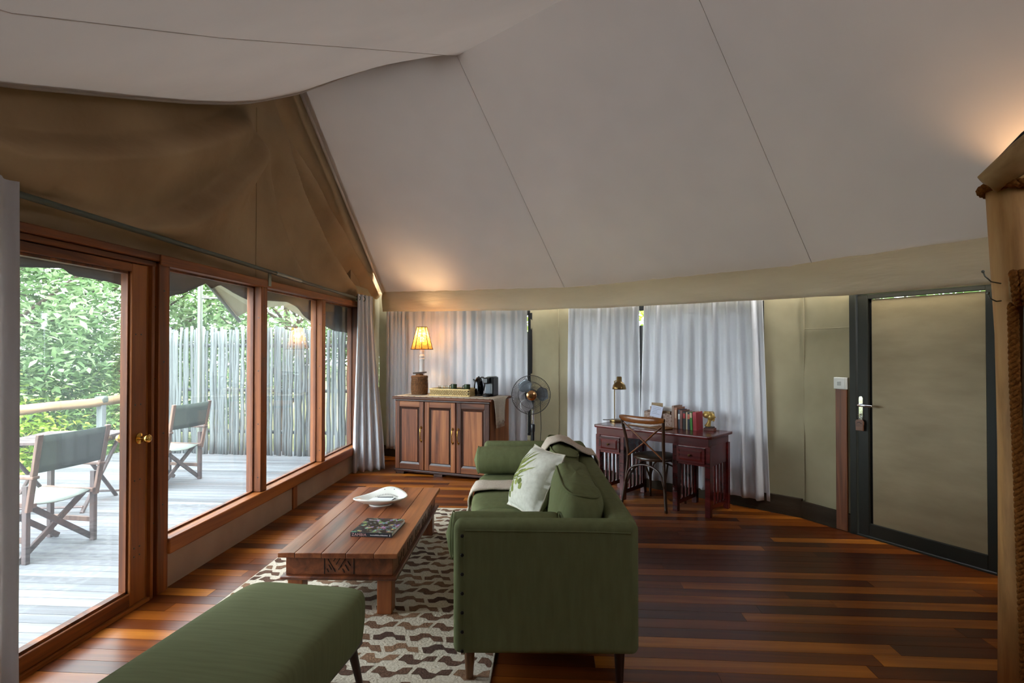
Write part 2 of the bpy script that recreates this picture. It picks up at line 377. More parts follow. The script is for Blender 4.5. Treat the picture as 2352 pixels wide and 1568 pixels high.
# ================================================================== THE SETTING
W = [(-2.50, 8.17), (-.20, 7.36), (.75, 6.79), (2.30, 5.42), (2.535, 5.0), (3.07, 4.11), (4.25, 2.0), (4.6, -1.8)]
def wall_x_at(y):
    """x of the long canvas wall at depth y"""
    for (ax, ay), (bx, by) in zip(W, W[1:]):
        if by <= y <= ay: return lerp(ax, bx, (ay - y) / (ay - by))
    return -2.5 if y > 8.17 else 4.6

# ---- floor with its boards
floor = MB().prism([(-2.56, -1.8), (4.6, -1.8), (4.25, 2.0), (3.07, 4.11), (2.535, 5.0), (2.30, 5.42), (.75, 6.79), (-.2, 7.36), (-2.5, 8.17), (-2.56, 8.17)], -.12, -.012).build('floor', M_sub)
tag(floor, 'polished red brown hardwood board floor of the tent', 'floor', kind='structure')
pl_mesh = MB().box(-.5, .5, -.5, .5, -.012, 0).mesh('plank'); pl_mesh.materials.append(M_floor)
rnd = random.Random(3)
y = 8.10; row = 0; PITCH = .106
while y > 1.55:
    xr = wall_x_at(y - PITCH / 2) - .02
    xr = min(xr, 3.9)
    x = -2.52 - rnd.uniform(0, 1.5); first = True
    while x < xr:
        L = rnd.uniform(1.3, 2.3); a = max(x, -2.52); b = min(x + L, xr)
        if xr - b < .25: b = xr
        if b - a > .05:
            o = share('plank', pl_mesh, floor, ((a + b) / 2, y - PITCH / 2, 0), sc=(b - a - .002, PITCH - .0025, 1))
        x = b if b == xr else x + L
    y -= PITCH; row += 1
MB().box(-2.52, 4.4, -1.7, y, -.012, 0).build('board_field', M_floor, floor)['kind'] = 'stuff'

# ---- canvas back wall
wall_back = empty('wall_back', (0, 0, 0), label='khaki canvas tent wall bowing behind cabinet and desk', cat='wall', kind='structure')
def strip(mb, pts, z0, z1, nseg=8, nzs=10, amp=.0, seed=0):
    rows = []
    for k in range(nzs + 1):
        z = lerp(z0, z1, k / nzs); r = []
        for i in range(nseg * (len(pts) - 1) + 1):
            q, t = divmod(i, nseg); q = min(q, len(pts) - 2); t = (i - q * nseg) / nseg
            a, b = Vector(pts[q]), Vector(pts[q + 1]); p = a.lerp(b, t); d = (b - a).normalized(); n = Vector((-d.y, d.x))
            w = amp * (nz(p.x * 2.2 + z * 1.4, z * 1.2 - p.x * .8, seed) + .4 * nz(p.x * 5 + z * 4, z * 3, seed + 3))
            r.append((p.x + n.x * w, p.y + n.y * w, z))
        rows.append(r)
    return mb.grid(rows)
strip(MB(), [(-2.5, 8.17), (-2.27, 8.09)], 0, 2.45, 4, 8, .01, 1).build('canvas_panel', M_khaki, wall_back, True)
strip(MB(), [(-.262, 7.382), (-.2, 7.36), (.262, 7.083)], 0, 2.4, 6, 14, .012, 2).build('canvas_panel', M_khaki, wall_back, True)
strip(MB(), [(2.03, 5.659), (2.30, 5.42), (2.535, 5.0)], 0, 2.4, 14, 36, .022, 5).build('canvas_panel', M_khaki, wall_back, 'all')
strip(MB(), [(-2.27, 8.09), (-.262, 7.382)], 0, .42, 6, 3, .01, 6).build('canvas_panel', M_khaki, wall_back, True)
strip(MB(), [(.262, 7.083), (.75, 6.79), (2.03, 5.659)], 0, .42, 8, 3, .01, 7).build('canvas_panel', M_khaki, wall_back, True)
strip(MB(), [(-2.27, 8.09), (-.262, 7.382)], 2.0, 2.45, 6, 3, .01, 8).build('canvas_panel', M_khaki, wall_back, True)
strip(MB(), [(.262, 7.083), (.75, 6.79), (2.03, 5.659)], 2.0, 2.45, 8, 3, .01, 9).build('canvas_panel', M_khaki, wall_back, True)
# seams stitched down the canvas
for (sx, sy, z0, z1) in ((.09, 7.178, .0, 2.1), (2.305, 5.405, .0, 2.1)):
    MB().tube([(sx, sy - .006, z0 + (z1 - z0) * k / 6) for k in range(7)], .005, 6).build('seam', M_khaki, wall_back, True)
MB().tube([(2.31, 5.39, 1.72), (2.42, 5.19, 1.715), (2.53, 4.995, 1.72)], .004, 6).build('seam', M_khaki, wall_back, True)
# windows hidden behind the curtains
def net_window(name, a, b, z0, z1, label, mull=()):
    w = empty(name, (a[0], a[1], 0), label=label, cat='window', kind='structure')
    d = Vector((b[0] - a[0], b[1] - a[1], 0)); L = d.length; w.rotation_euler[2] = math.atan2(d.y, d.x)
    for x in (0, L): MB().box(x - .03, x + .03, -.03, .03, z0, z1).build('frame_post', M_darkgap, w)
    for z in (z0, z1): MB().box(0, L, -.03, .03, z - .03, z + .03).build('frame_rail', M_darkgap, w)
    for x, wd in mull: MB().box(x - wd, x + wd, -.03, .03, z0 - .1, min(z1, 1.80)).build('frame_post', M_darkgap, w)
    return w
net_window('window_4', (-2.27, 8.11), (-.262, 7.41), .42, 2.0, 'dark framed tent window behind the cabinet curtains', [(1.0, .02)])
net_window('window_5', (.262, 7.11), (.76, 6.82), .42, 2.0, 'dark framed tent window behind the desk lamp curtain')
net_window('window_6', (.76, 6.82), (2.03, 5.68), .42, 2.0, 'dark framed tent window behind the wide desk curtain', [(.355, .024), (1.0, .02)])
# baseboard skirt along the canvas wall
bb = MB()
inner = lambda p, k=.03: p
pts = [(-2.5, 8.14), (-.21, 7.33), (.73, 6.765), (2.28, 5.395), (2.512, 4.985)]
for (a, b), h in zip(zip(pts, pts[1:]), (.15, .16, .17, .15)):
    bb.bar((a[0], a[1], h / 2), (b[0], b[1], h / 2), .035, h)
tag(bb.build('baseboard_back', M_skirt), 'dark brown skirting band along the foot of the canvas wall', 'baseboard', kind='structure')

# ---- valance: cream canvas band below the ceiling along the back wall
def offs(pts, k):
    out = []
    for i, p in enumerate(pts):
        a = Vector(pts[max(0, i - 1)]); b = Vector(pts[min(len(pts) - 1, i + 1)]); d = (b - a).normalized(); out.append((p[0] + d.y * k, p[1] - d.x * k))
    return out
vp = [(-2.34, 8.115), (-.2, 7.36), (.237, 7.10), (.75, 6.79), (2.30, 5.42), (2.535, 5.0), (3.07, 4.11), (4.25, 2.0)]
ztop = [2.335, 2.29, 2.27, 2.275, 2.28, 2.28, 2.28, 2.28]; zbot = [2.065, 2.025, 2.025, 2.012, 1.995, 1.98, 1.97, 1.97]
rows = []
N = 14
for k in range(9):
    r = []
    for q in range(len(vp) - 1):
        for i in range(N + (q == len(vp) - 2)):
            t = i / N; a, b = Vector(vp[q]), Vector(vp[q + 1]); p = a.lerp(b, t); d = (b - a).normalized(); n = Vector((d.y, -d.x))
            z = lerp(lerp(ztop[q], ztop[q + 1], t) + .03, lerp(zbot[q], zbot[q + 1], t), k / 8)
            off = .135 + .035 * math.sin(PI * k / 8) + .012 * nz(p.x * 3, z * 9, 2) * (k > 0)
            z += .006 * nz(p.x * 3.1, p.y * 3.1, 5) * (k == 8)
            r.append((p.x + n.x * off, p.y + n.y * off, z))
    rows.append(r)
val = MB().grid(rows).build('trim_1', M_flap, None, 'all', solid=.006)
tag(val, 'cream canvas valance hanging above the curtains and the door', 'valance', kind='structure')

# ---- ceiling: liner slopes and seams
ceil = empty('ceiling', label='off white canvas tent ceiling liner with two slopes', cat='ceiling', kind='structure')
G = Vector((-2.43, 5.40, 4.03)); P = Vector((-.851, 5.119, 4.2)); Rs = Vector((.80, 3.755, 4.2)); R4 = Vector((4.6, .62, 4.2)); R5 = Vector((6.5, -.95, 4.2))
def inset(i, k=.135):
    a = Vector(vp[max(0, i - 1)]); b = Vector(vp[min(len(vp) - 1, i + 1)]); d = (b - a).normalized(); return (vp[i][0] + d.y * k, vp[i][1] - d.x * k, ztop[i])
ev = [inset(i) for i in range(len(vp))]
ev1 = ev[:3]; ev2 = ev[2:6]; ev3 = [ev[5], ev[6], ev[7], (4.5, -1.8, 2.28)]
seam2_foot = Vector(ev[5]).lerp(Vector(ev[4]), .62)
ev2 = [ev[2], ev[3], ev[4], tuple(seam2_foot)]; ev3 = [tuple(seam2_foot), ev[5], ev[6], ev[7], (4.5, -1.8, 2.28)]
def slope(name, low, high, nu, nv, sag=.05, crimp=True, seed=0):
    rows = []
    for j in range(nv + 1):
        v = j / nv; r = []
        for i in range(nu + 1):
            u = i / nu; p = polyat(low, u).lerp(polyat(high, u), v)
            s = math.sin(PI * v) * math.sin(PI * u) ** .6 if 0 < u < 1 else 0
            dz = -sag * s + .010 * nz(p.x * 1.3, p.y * 1.3, seed) * math.sin(PI * v) * (1 if 0 < i < nu else 0)
            if crimp and v < .08 and 0 < i < nu: dz += .018 * nz(p.x * 14, p.y * 14, 3) * (1 - v / .08)
            r.append((p.x, p.y, p.z + dz))
        rows.append(r)
    return MB().grid(rows).build(name, M_ceil, ceil, 'all')
slope('roof_slope', ev1, [G + (G - Vector(ev[0])) * .13, P], 40, 34, .03, seed=1)
slope('roof_slope', ev2, [P, Rs], 48, 34, .02, seed=2)
slope('roof_slope', ev3, [Rs, R4, R5], 48, 30, .02, seed=4)
# near slope: hem, seam and ridge
hem = [P, (-1.02, 5.03, 4.19), (-1.55, 4.83, 3.98), (-2.07, 4.50, 3.615), (-2.30, 4.30, 3.47), (-2.40, 4.14, 3.39), (-2.46, 3.70, 3.21), (-2.475, 3.19, 3.02), (-2.49, 2.42, 2.738), (-2.5, 1.2, 2.40), (-2.5, -1.8, 2.2)]
seam = [P, (-1.34, 3.682, 3.537), (-1.667, 2.739, 3.10), (-1.899, 1.836, 2.706), (-2.1, .6, 2.42), (-2.2, -1.8, 2.3)]
ridge = [P, Rs, R4, R5]
slope('roof_slope', hem, seam, 60, 10, .04, False, seed=6)
slope('roof_slope', seam, ridge, 60, 30, .05, False, seed=8)
# rolled hem edge and stitched seams
MB().tube([polyat(hem, i / 60) for i in range(55)], .012, 6).build('hem', M_ceil, ceil, 'all')
MB().tube([Vector(polyat([ev[0], G], i / 20)) + Vector((-.004, 0, -.006)) for i in range(21)], .018, 6).build('hem', M_ceil, ceil, 'all')
MB().tube([polyat([ev[2], P], i / 20) + Vector((-.002, -.004, -.003)) for i in range(21)], 0.0022, 5).build('seam', M_ceil, ceil, True)
MB().tube([polyat([seam2_foot, Rs], i / 20) + Vector((-.002, -.004, -.003)) for i in range(21)], 0.0022, 5).build('seam', M_ceil, ceil, True)
MB().tube([polyat(seam, i / 30) + Vector((.002, 0, -.004)) for i in range(26)], 0.0022, 5).build('seam', M_ceil, ceil, True)
MB().add([G + Vector((0, 0, .1)), P + Vector((0, 0, .05)), (-2.40, 4.14, 3.45), (-2.6, 4.14, 3.6), (-2.6, 5.4, 4.2)], [(0, 1, 2), (0, 2, 3), (0, 3, 4)]).build('light_block', M_lightblock, ceil)  # added sheet, blocks skylight through the open triangle by the peak

MB().prism([(-1.12, 4.95), (-.78, 4.95), (-.78, 5.2), (-1.12, 5.3)], 4.225, 4.235).build('ridge_light_block', M_lightblock, ceil)  # added patch, stops sky light at the hole above the peak
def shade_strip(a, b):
    MB().grid([a, b]).build('light_block', M_lightblock, ceil)  # added ribbon, keeps skylight out between gable and slope
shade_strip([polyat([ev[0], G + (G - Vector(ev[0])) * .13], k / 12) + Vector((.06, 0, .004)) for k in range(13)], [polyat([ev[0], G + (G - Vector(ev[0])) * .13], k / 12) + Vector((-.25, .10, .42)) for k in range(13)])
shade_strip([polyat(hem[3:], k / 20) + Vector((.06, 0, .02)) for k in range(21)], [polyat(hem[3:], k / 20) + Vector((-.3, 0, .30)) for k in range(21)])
# ---- window wall: plinth, studs, posts, header, gable
wl = empty('wall_left', label='timber framed window wall below a brown canvas gable', cat='wall', kind='structure')
IX, GX, OX = -2.45, -2.53, -2.58
MB().box(OX, -2.475, 3.52, 5.33, 0, .24).build('plinth', M_plinth, wl)
MB().box(OX, -2.475, 5.42, 7.15, 0, .24).build('plinth', M_plinth, wl)
MB().box(OX, -2.462, 5.33, 5.42, 0, .235).build('stud', M_frame, wl, bevel=.004)
MB().box(OX, IX + .02, 3.51, 7.15, .225, .325).build('sill', M_framey, wl, bevel=.008)
for y0, y1 in ((3.42, 3.52), (4.69, 4.79), (5.98, 6.07), (7.08, 7.16)):
    o = MB().box(OX, IX, y0, y1, 0 if y0 < 3.5 else .325, 2.09).build('post', M_frame, wl, bevel=.005)
    sc = MB()
    for z in (.45, .9, 1.35, 1.8):
        for k in range(6): pass
        sc.box(IX - .03, IX - .022, y0 - .002, y0 + .002, z - .004, z + .004)
        sc.box(IX - .002, IX + .002, y0 + .04, y0 + .05, z + .1, z + .11)
    sc.build('screw', M_black, o)
MB().box(OX, IX + .012, 3.42, 7.17, 2.065, 2.13).build('header', M_framey, wl, bevel=.006)
MB().box(OX, IX + .004, 2.26, 3.44, 2.085, 2.13).build('header', M_framey, wl, bevel=.008)
MB().box(OX, IX - .02, 2.30, 3.42, 2.05, 2.085).build('door_head', M_framey, wl, bevel=.006)
MB().box(OX, IX - .03, 3.345, 3.42, 0, 2.05).build('door_jamb', M_frame, wl, bevel=.004)
MB().box(OX, IX - .005, 3.365, 3.39, 0, 2.05).build('door_stop', M_frame, wl, bevel=.004)
MB().box(OX, IX, 2.26, 2.35, 0, 2.05).build('post', M_frame, wl, bevel=.004)
MB().box(OX, IX + .01, .3, 2.26, 2.0, 2.13).build('header', M_framey, wl)
MB().box(OX, IX + .01, .3, 2.26, .2, .3).build('sill', M_framey, wl)
MB().box(OX, -2.475, .3, 2.26, 0, .2).build('plinth', M_plinth, wl)
MB().box(OX, -2.49, -1.8, .3, 0, 2.13).build('canvas_panel', M_khaki, wl)
strip(MB(), [(-2.5, 7.15), (-2.5, 8.17)], 0, 2.35, 8, 8, .012, 3).build('canvas_panel', M_khaki, wl, True)
# canvas gable with swags drooping from the ridge
fold1 = [(0, 2.3), (2.414, 2.477), (2.761, 2.58), (3.217, 2.75), (3.697, 2.972), (4.1, 3.203), (4.462, 3.443), (4.74, 3.62)]
fold2 = [(2.6, 2.18), (3.222, 2.264), (3.613, 2.434), (3.996, 2.684), (4.338, 3.019), (4.599, 3.36), (4.77, 3.62)]
fold3 = [(4.82, 3.70), (5.141, 3.567), (5.516, 3.188), (6.062, 2.822), (6.87, 2.451), (7.3, 2.3)]
fold4 = [(5.0, 3.80), (5.613, 3.482), (6.437, 3.101), (7.53, 2.654), (8.0, 2.4)]
fold5 = [(4.80, 3.60), (5.1, 2.9), (5.6, 2.4), (5.9, 2.15)]
def sdist(f, y, z):
    best = 1e9; sg = 1
    for (a, b), (c, d) in zip(f, f[1:]):
        ax, ay, bx, by = a, b, c, d; L = (bx - ax) ** 2 + (by - ay) ** 2
        t = max(0, min(1, ((y - ax) * (bx - ax) + (z - ay) * (by - ay)) / L))
        px, py = ax + t * (bx - ax), ay + t * (by - ay); dd = math.hypot(y - px, z - py)
        if dd < best: best = dd; sg = 1 if (bx - ax) * (z - py) - (by - ay) * (y - px) > 0 else -1
    return best * sg
def gable_d(y, z):
    r = math.hypot(y - 4.75, z - 3.7); k = smooth01(r / .8) * smooth01((z - 2.13) / .2) * smooth01(abs(y - 4.775) / .3)
    d = 0
    for f, w, a in ((fold1, .20, .24), (fold2, .17, .20)):
        s = sdist(f, y, z)                          # s > 0 above the fold line
        t = s / w
        d += a * (1 - smooth01((t + .4) / .8)) * math.exp(-(min(t, 0) / 1.7) ** 2) * k
    for f, w, a in ((fold3, .13, .14), (fold4, .12, .12), (fold5, .10, .06)):
        s = sdist(f, y, z); t = s / w
        d += a * (math.exp(-((t + .8) ** 2)) - .9 * math.exp(-((t - .3) ** 2) * 1.6)) * k
    d += .012 * nz(y * 2.5, z * 2.5, 3) * k
    return d
def roofline(y):
    hp = [(-1.8, 2.25), (1.2, 2.45), (2.42, 2.80), (3.19, 3.09), (4.14, 3.52), (4.7, 3.95), (5.4, 4.45), (6.9, 3.75), (8.2, 2.9)]
    for (a, b), (c, d) in zip(hp, hp[1:]):
        if a <= y <= c: return lerp(b, d, (y - a) / (c - a))
    return 2.4
rows = []
NY, NZ = 190, 64
for j in range(NZ + 1):
    r = []
    for i in range(NY + 1):
        yy = lerp(-1.8, 8.19, i / NY) if i < 12 else lerp(1.0, 8.19, (i - 12) / (NY - 12))
        if i < 12: yy = lerp(-1.8, 1.0, i / 12)
        z = lerp(2.125, roofline(yy), j / NZ)
        r.append((-2.55 + max(-.2, gable_d(yy, z)), yy, z))
    rows.append(r)
MB().grid(rows).build('gable_canvas', M_gable, wl, 'all')
MB().tube([(-2.55 + max(-.2, gable_d(4.775, z)) + .003, 4.775, z) for z in [2.13 + .05 * k for k in range(31)]], .004, 5).build('seam', M_gable, wl, True)
MB().box(-2.6, -2.55, 7.12, 8.4, 2.1, 2.6).build('corner_light_block', M_gable, wl)  # this box and the next are added to stop light leaking at the corner
MB().box(-2.6, -2.0, 8.22, 8.26, 1.9, 2.9).build('corner_light_block', M_gable, wl)

# glazed windows
def glazed(n, y0, y1, z0, z1, label):
    w = empty('window_%d' % n, (GX, (y0 + y1) / 2, z0), label=label, cat='window', kind='structure'); h = (y1 - y0) / 2
    MB().box(-.003, .003, -h, h, 0, z1 - z0).build('pane', M_glass, w)
    b = MB()
    b.box(-.012, .014, -h, -h + .014, 0, z1 - z0); b.box(-.012, .014, h - .014, h, 0, z1 - z0)
    b.box(-.012, .014, -h, h, 0, .014); b.box(-.012, .014, -h, h, z1 - z0 - .014, z1 - z0)
    b.build('bead', M_frame, w)
    return w
glazed(1, 3.52, 4.69, .325, 2.065, 'wide fixed window pane beside the glass door')
glazed(2, 4.79, 5.98, .325, 2.065, 'middle fixed window pane in the timber wall')
glazed(3, 6.07, 7.08, .325, 2.065, 'far fixed window pane next to the grommet curtain')
glazed(7, .31, 2.26, .30, 2.0, 'window pane behind the near curtain beside the door')

# glass door
d1 = empty('door_1', (-2.50, 2.36, 0), label='timber framed glass door with brass knob onto the deck', cat='door', kind='structure')
dw = .98
o1 = MB().box(-.03, .03, dw - .125, dw, .02, 2.045).build('stile', M_frame, d1, bevel=.006)
MB().box(-.03, .03, 0, .125, .02, 2.045).build('stile', M_frame, d1, bevel=.006)
MB().box(-.029, .029, .125, dw - .125, 1.995, 2.045).build('top_rail', M_framey, d1, bevel=.006)
MB().box(-.029, .029, .125, dw - .125, .02, .10).build('bottom_rail', M_framey, d1, bevel=.006)
MB().box(-.036, -.03, .125, dw - .125, .1, 1.995).build('pane', M_glass, d1)
b = MB(); b.box(-.03, .012, dw - .14, dw - .125, .1, 1.995); b.box(-.03, .012, .125, dw - .125, .1, .115); b.box(-.03, .012, .125, dw - .125, 1.98, 1.995); b.build('bead', M_frame, d1)
MB().box(-.05, .045, -.03, dw + .02, -.005, .02).build('threshold', M_framey, d1)
kn = MB()
def xlathe(mb, prof, c, n=16):
    vs = []
    for r, x in prof:
        for j in range(n): vs.append((c[0] + x, c[1] + r * math.cos(2 * PI * j / n), c[2] + r * math.sin(2 * PI * j / n)))
    fs = [(i * n + j, i * n + (j + 1) % n, (i + 1) * n + (j + 1) % n, (i + 1) * n + j) for i in range(len(prof) - 1) for j in range(n)]
    fs.append(tuple(range(n - 1, -1, -1))); fs.append(tuple((len(prof) - 1) * n + j for j in range(n)))
    return mb.add(vs, fs)
xlathe(kn, [(.033, 0), (.033, .004), (.022, .008), (.012, .014), (.012, .03), (.02, .036), (.026, .048), (.026, .06), (.02, .068), (.012, .07)], (.03, dw - .06, 1.0))
kn.build('knob', M_brass, d1, True)
kn = MB(); xlathe(kn, [(.033, 0), (.033, -.004), (.014, -.012), (.014, -.03), (.027, -.05), (.02, -.068)], (-.036, dw - .06, 1.0)); kn.build('knob', M_brass, d1, True)
s = MB()
for z in (.3, .35, .75, 1.2, 1.62): s.box(.029, .032, dw - .055, dw - .047, z, z + .008); s.box(.029, .032, dw - .1, dw - .092, z, z + .008)
s.build('screw', M_black, o1)

# solid door in the canvas wall
dd = Vector((3.07 - 2.535, 4.11 - 5.0)); dL = dd.length
d2 = empty('door_2', (2.535, 5.0, 0), math.atan2(dd.y, dd.x), label='khaki panelled door with dark grey metal frame', cat='door', kind='structure')
MB().box(0, .055, -.05, .04, 0, 2.02).build('jamb', M_doorframe, d2, bevel=.003)
MB().box(dL - .03, dL + .03, -.05, .04, 0, 2.02).build('jamb', M_doorframe, d2, bevel=.003)
MB().box(.0, dL, -.05, .04, 1.985, 2.06).build('head', M_doorframe, d2, bevel=.003)
MB().box(.062, .145, -.035, .01, .015, 1.98).build('stile', M_doorframe, d2, bevel=.003)
MB().box(dL - .085, dL - .033, -.035, .01, .015, 1.98).build('stile', M_doorframe, d2, bevel=.003)
MB().box(0, dL, -.05, .06, -.01, .012).build('threshold', M_doorframe, d2)
MB().box(.145, dL - .085, -.035, .01, .015, .115).build('bottom_rail', M_doorframe, d2, bevel=.003)
MB().box(.145, dL - .085, -.035, .01, 1.945, 1.98).build('top_rail', M_doorframe, d2, bevel=.003)
MB().box(.165, dL - .095, -.012, .004, .11, 1.94).build('panel', M_doorpanel, d2)
MB().box(.145, .165, -.008, .006, .115, 1.945).build('rebate', M_darkgap, d2)
MB().box(dL - .095, dL - .085, -.008, .006, .115, 1.945).build('rebate', M_darkgap, d2)
esc = MB(); poly = [(.088 + .017 * math.cos(a), 1.13 + .017 * math.sin(a)) for a in [PI * k / 8 for k in range(9)]] + [(.088 + .017 * math.cos(a), .945 + .017 * math.sin(a)) for a in [PI + PI * k / 8 for k in range(9)]]
Mx = Matrix.Rotation(PI / 2, 4, 'X')
esc.prism([(x, z) for x, z in poly], 0.035, .041, Mx)
e1 = esc.build('escutcheon', M_chrome, d2, bevel=.001)
MB().tube([(.088, -.04, 1.075), (.088, -.085, 1.075), (.10, -.092, 1.075), (.21, -.092, 1.075)], [.010, .010, .011, .009], 10).build('lever', M_chrome, d2, 'all')
MB().tube([(.088 + .016 * math.cos(a), -.055, .985 + .016 * math.sin(a)) for a in [2 * PI * k / 14 for k in range(14)]], .0025, 6, closed=True).build('key_ring', M_chrome, e1, True)
# wooden key tag hanging from the lock
kt = empty('key_tag', (0, 0, 0), label='small wooden key tag hanging from the door lock', cat='key tag')
kt.location = (2.535 + .09 * dd.x / dL - .06 * (-dd.y / dL), 5.0 + .09 * dd.y / dL - .06 * (dd.x / dL), 0); kt.rotation_euler[2] = math.atan2(dd.y, dd.x)
MB().prism([(-.03, .865), (.03, .865), (.034, .94), (.024, .955), (-.024, .955), (-.034, .94)], -.007, .007, Mx).build('tag', M_tag, kt, bevel=.003)
MB().tube([(0, 0, .95), (0, 0, .972)], .003, 6).build('link', M_chrome, kt)
MB().tube([(-.02, -.009, .925), (0, -.009, .935), (.02, -.009, .925)], .0018, 4).build('mark', M_darkgap, kt)

# enclosing canvas behind the camera
wr = MB(); wr.box(-2.5, 4.7, -1.84, -1.8, 0, 4.4); tag(wr.build('wall_rear', M_skirt), 'dark canvas wall at the back end of the tent', 'wall', kind='structure')  # unseen wall, coloured dark to cut light from behind the camera
wr = MB(); wr.bar((3.09, 4.10, 1.2), (4.25, 2.0, 1.2), .03, 2.6); wr.bar((4.25, 2.0, 1.2), (4.6, -1.8, 1.2), .03, 2.6)
tag(wr.build('wall_right', M_khaki), 'khaki canvas wall beyond the door', 'wall', kind='structure')

# ================================================================== OUTSIDE
DZ = -.12
tag(MB().box(-60, 60, -20, 90, -1.3, -1.2).build('ground', M_ground), 'mossy ground below the deck and trees', 'ground', kind='structure')
deck = tag(MB().box(-6.9, -2.58, .2, 8.95, DZ - .16, DZ - .035).build('deck', M_sub), 'pale weathered timber deck outside the windows', 'deck', kind='structure')
dk_mesh = MB().box(-2.16, 2.16, -.5, .5, -.03, 0).mesh('deck_board'); dk_mesh.materials.append(M_deck)
y = .25
while y < 8.9:
    share('deck_board', dk_mesh, deck, (-4.74, y + .055, DZ), sc=(1, .107, 1)); y += .112

# stick fence along the deck end
fence = empty('stick_fence', (-4.6, 8.65, DZ), label='tall fence of upright weathered sticks at the deck end', cat='fence')
stick_ms = []
for k in range(6):
    rs = random.Random(k); pts = []; rr = []
    for i in range(9):
        z = 1.98 * i / 8; pts.append((rs.uniform(-.008, .008), rs.uniform(-.01, .01), z)); rr.append(.0255 * rs.uniform(.86, 1.08) * (1 - .12 * i / 8))
    me = MB().tube(pts, rr, 8).mesh('stick'); me.materials.append(M_stick); stick_ms.append(me)
    for p in me.polygons: p.use_smooth = True
x = -2.65; rs = random.Random(11)
while x > -6.75:
    o = share('stick', rs.choice(stick_ms), fence, (x + 4.6, .03 * rs.uniform(-1, 1) + (x + 4.6) * -.05, rs.uniform(-.02, .01)), (rs.uniform(-.008, .008), rs.uniform(-.008, .008), rs.uniform(0, 6.28)))
    g = rs.uniform(.8, 1.2); o.scale = (g, g, rs.uniform(.98, 1.015)); x -= .047 * rs.uniform(.88, 1.14)
for z in (.35, 1.0, 1.7): MB().tube([(2.0, .06 - .1, z), (-2.15, .06 + .1, z + .01)], .028, 8).build('rail', M_stick, fence, True)

# log handrail on the outer deck edge
rail = empty('deck_railing', (-6.82, 6.2, DZ), label='round log handrail on posts at the deck edge', cat='railing')
pts = [(0, -5.5 + 8.0 * i / 12, .86 + .012 * math.sin(i * 2.1)) for i in range(13)]
MB().tube(pts, [.068 + .006 * math.sin(i * 1.7) for i in range(13)], 12).build('handrail', M_rail, rail, 'all')
for yy in (-4.4, -2.2, 0, 2.05): MB().box(-.045, .045, yy - .045, yy + .045, -.3, .82).build('post', M_stick, rail, bevel=.006)
MB().box(-.075, .075, 1.98, 2.12, .83, .94).build('cleat', M_steel, rail, bevel=.03)

# director's chairs
def director(name, loc, rz, label):
    c = empty(name, loc, rz, label, 'chair', "director's chairs on the deck")
    w, d = .29, .22                                        # half width (local x), half depth (local y); faces +y
    for sx in (-1, 1):
        for sy in (-1, 1):
            MB().box(sx * w - .018, sx * w + .018, sy * d - .022, sy * d + .022, 0, .66 if sy > 0 else .60).build('leg', M_outdark, c, bevel=.004)
        MB().bar((sx * w, -d - .02, .40), (sx * (w + .01), -d - .13, 1.0), .026, .045, (1, 0, 0)).build('back_post', M_outwood, c, bevel=.004)
        MB().box(sx * w - .03, sx * w + .03, -d - .09, d + .09, .655, .68).build('armrest', M_outwood, c, bevel=.006)
        MB().box(sx * w - .014, sx * w + .014, -d, d, .16, .20).build('side_stretcher', M_outwood, c, bevel=.003)
        MB().box(sx * (w - .035) - .016, sx * (w - .035) + .016, -d - .04, d + .04, .425, .46).build('seat_rail', M_outwood, c, bevel=.004)
    for sy in (-1, 1):
        for s in (-1, 1):
            yy = sy * (d - .035) + s * .014
            MB().bar((-s * (w + .03), yy, .01), (s * (w - .03), yy, .44), .045, .024, (0, 1, 0)).build('cross_leg', M_outdark, c, bevel=.004)
    rows = []
    for i in range(9):
        x = lerp(-w + .02, w - .02, i / 8); sg = -.035 * math.sin(PI * i / 8)
        rows.append([(x, lerp(-d - .02, d + .04, j / 6), .455 + sg) for j in range(7)])
    MB().grid(rows).build('seat_canvas', M_chairseat, c, 'all', solid=.006)
    rows = []
    for i in range(11):
        x = lerp(-w - .025, w + .025, i / 10); sg = .03 * math.sin(PI * i / 10)
        rows.append([(x, -d - .075 - .05 * j / 5 - sg, lerp(.70, .99, j / 5)) for j in range(6)])
    MB().grid(rows).build('back_canvas', M_chaircanvas, c, 'all', solid=.006)
    return c
director('director_chair', (-4.22, 4.46, DZ), math.radians(84), "folding director's chair with grey canvas seen through the glass door")
director('director_chair', (-4.72, 6.75, DZ), math.radians(84), "folding director's chair with grey canvas seen through the wide window")
# folding deck table
t = empty('folding_table', (-5.15, 5.75, DZ), math.radians(12), 'dark slatted folding table between the two deck chairs', 'table')
for k in range(7): MB().box(-.42, .42, -.42 + k * .122, -.42 + k * .122 + .108, .70, .73).build('slat', M_outdark, t, bevel=.004)
for s in (-1, 1):
    MB().box(s * .34 - .02, s * .34 + .02, -.42, .43, .65, .70).build('rail', M_outdark, t)
    for q in (-1, 1):
        MB().tube([(s * .34 + q * .02, -q * .36, 0), (s * .34 + q * .02, q * .33, .66)], .02, 8).build('leg', M_outdark, t)
MB().tube([(-.36, -.34, .06), (.36, -.34, .06)], .012, 6).build('stretcher', M_outdark, t); MB().tube([(-.36, .34, .06), (.36, .34, .06)], .012, 6).build('stretcher', M_outdark, t)

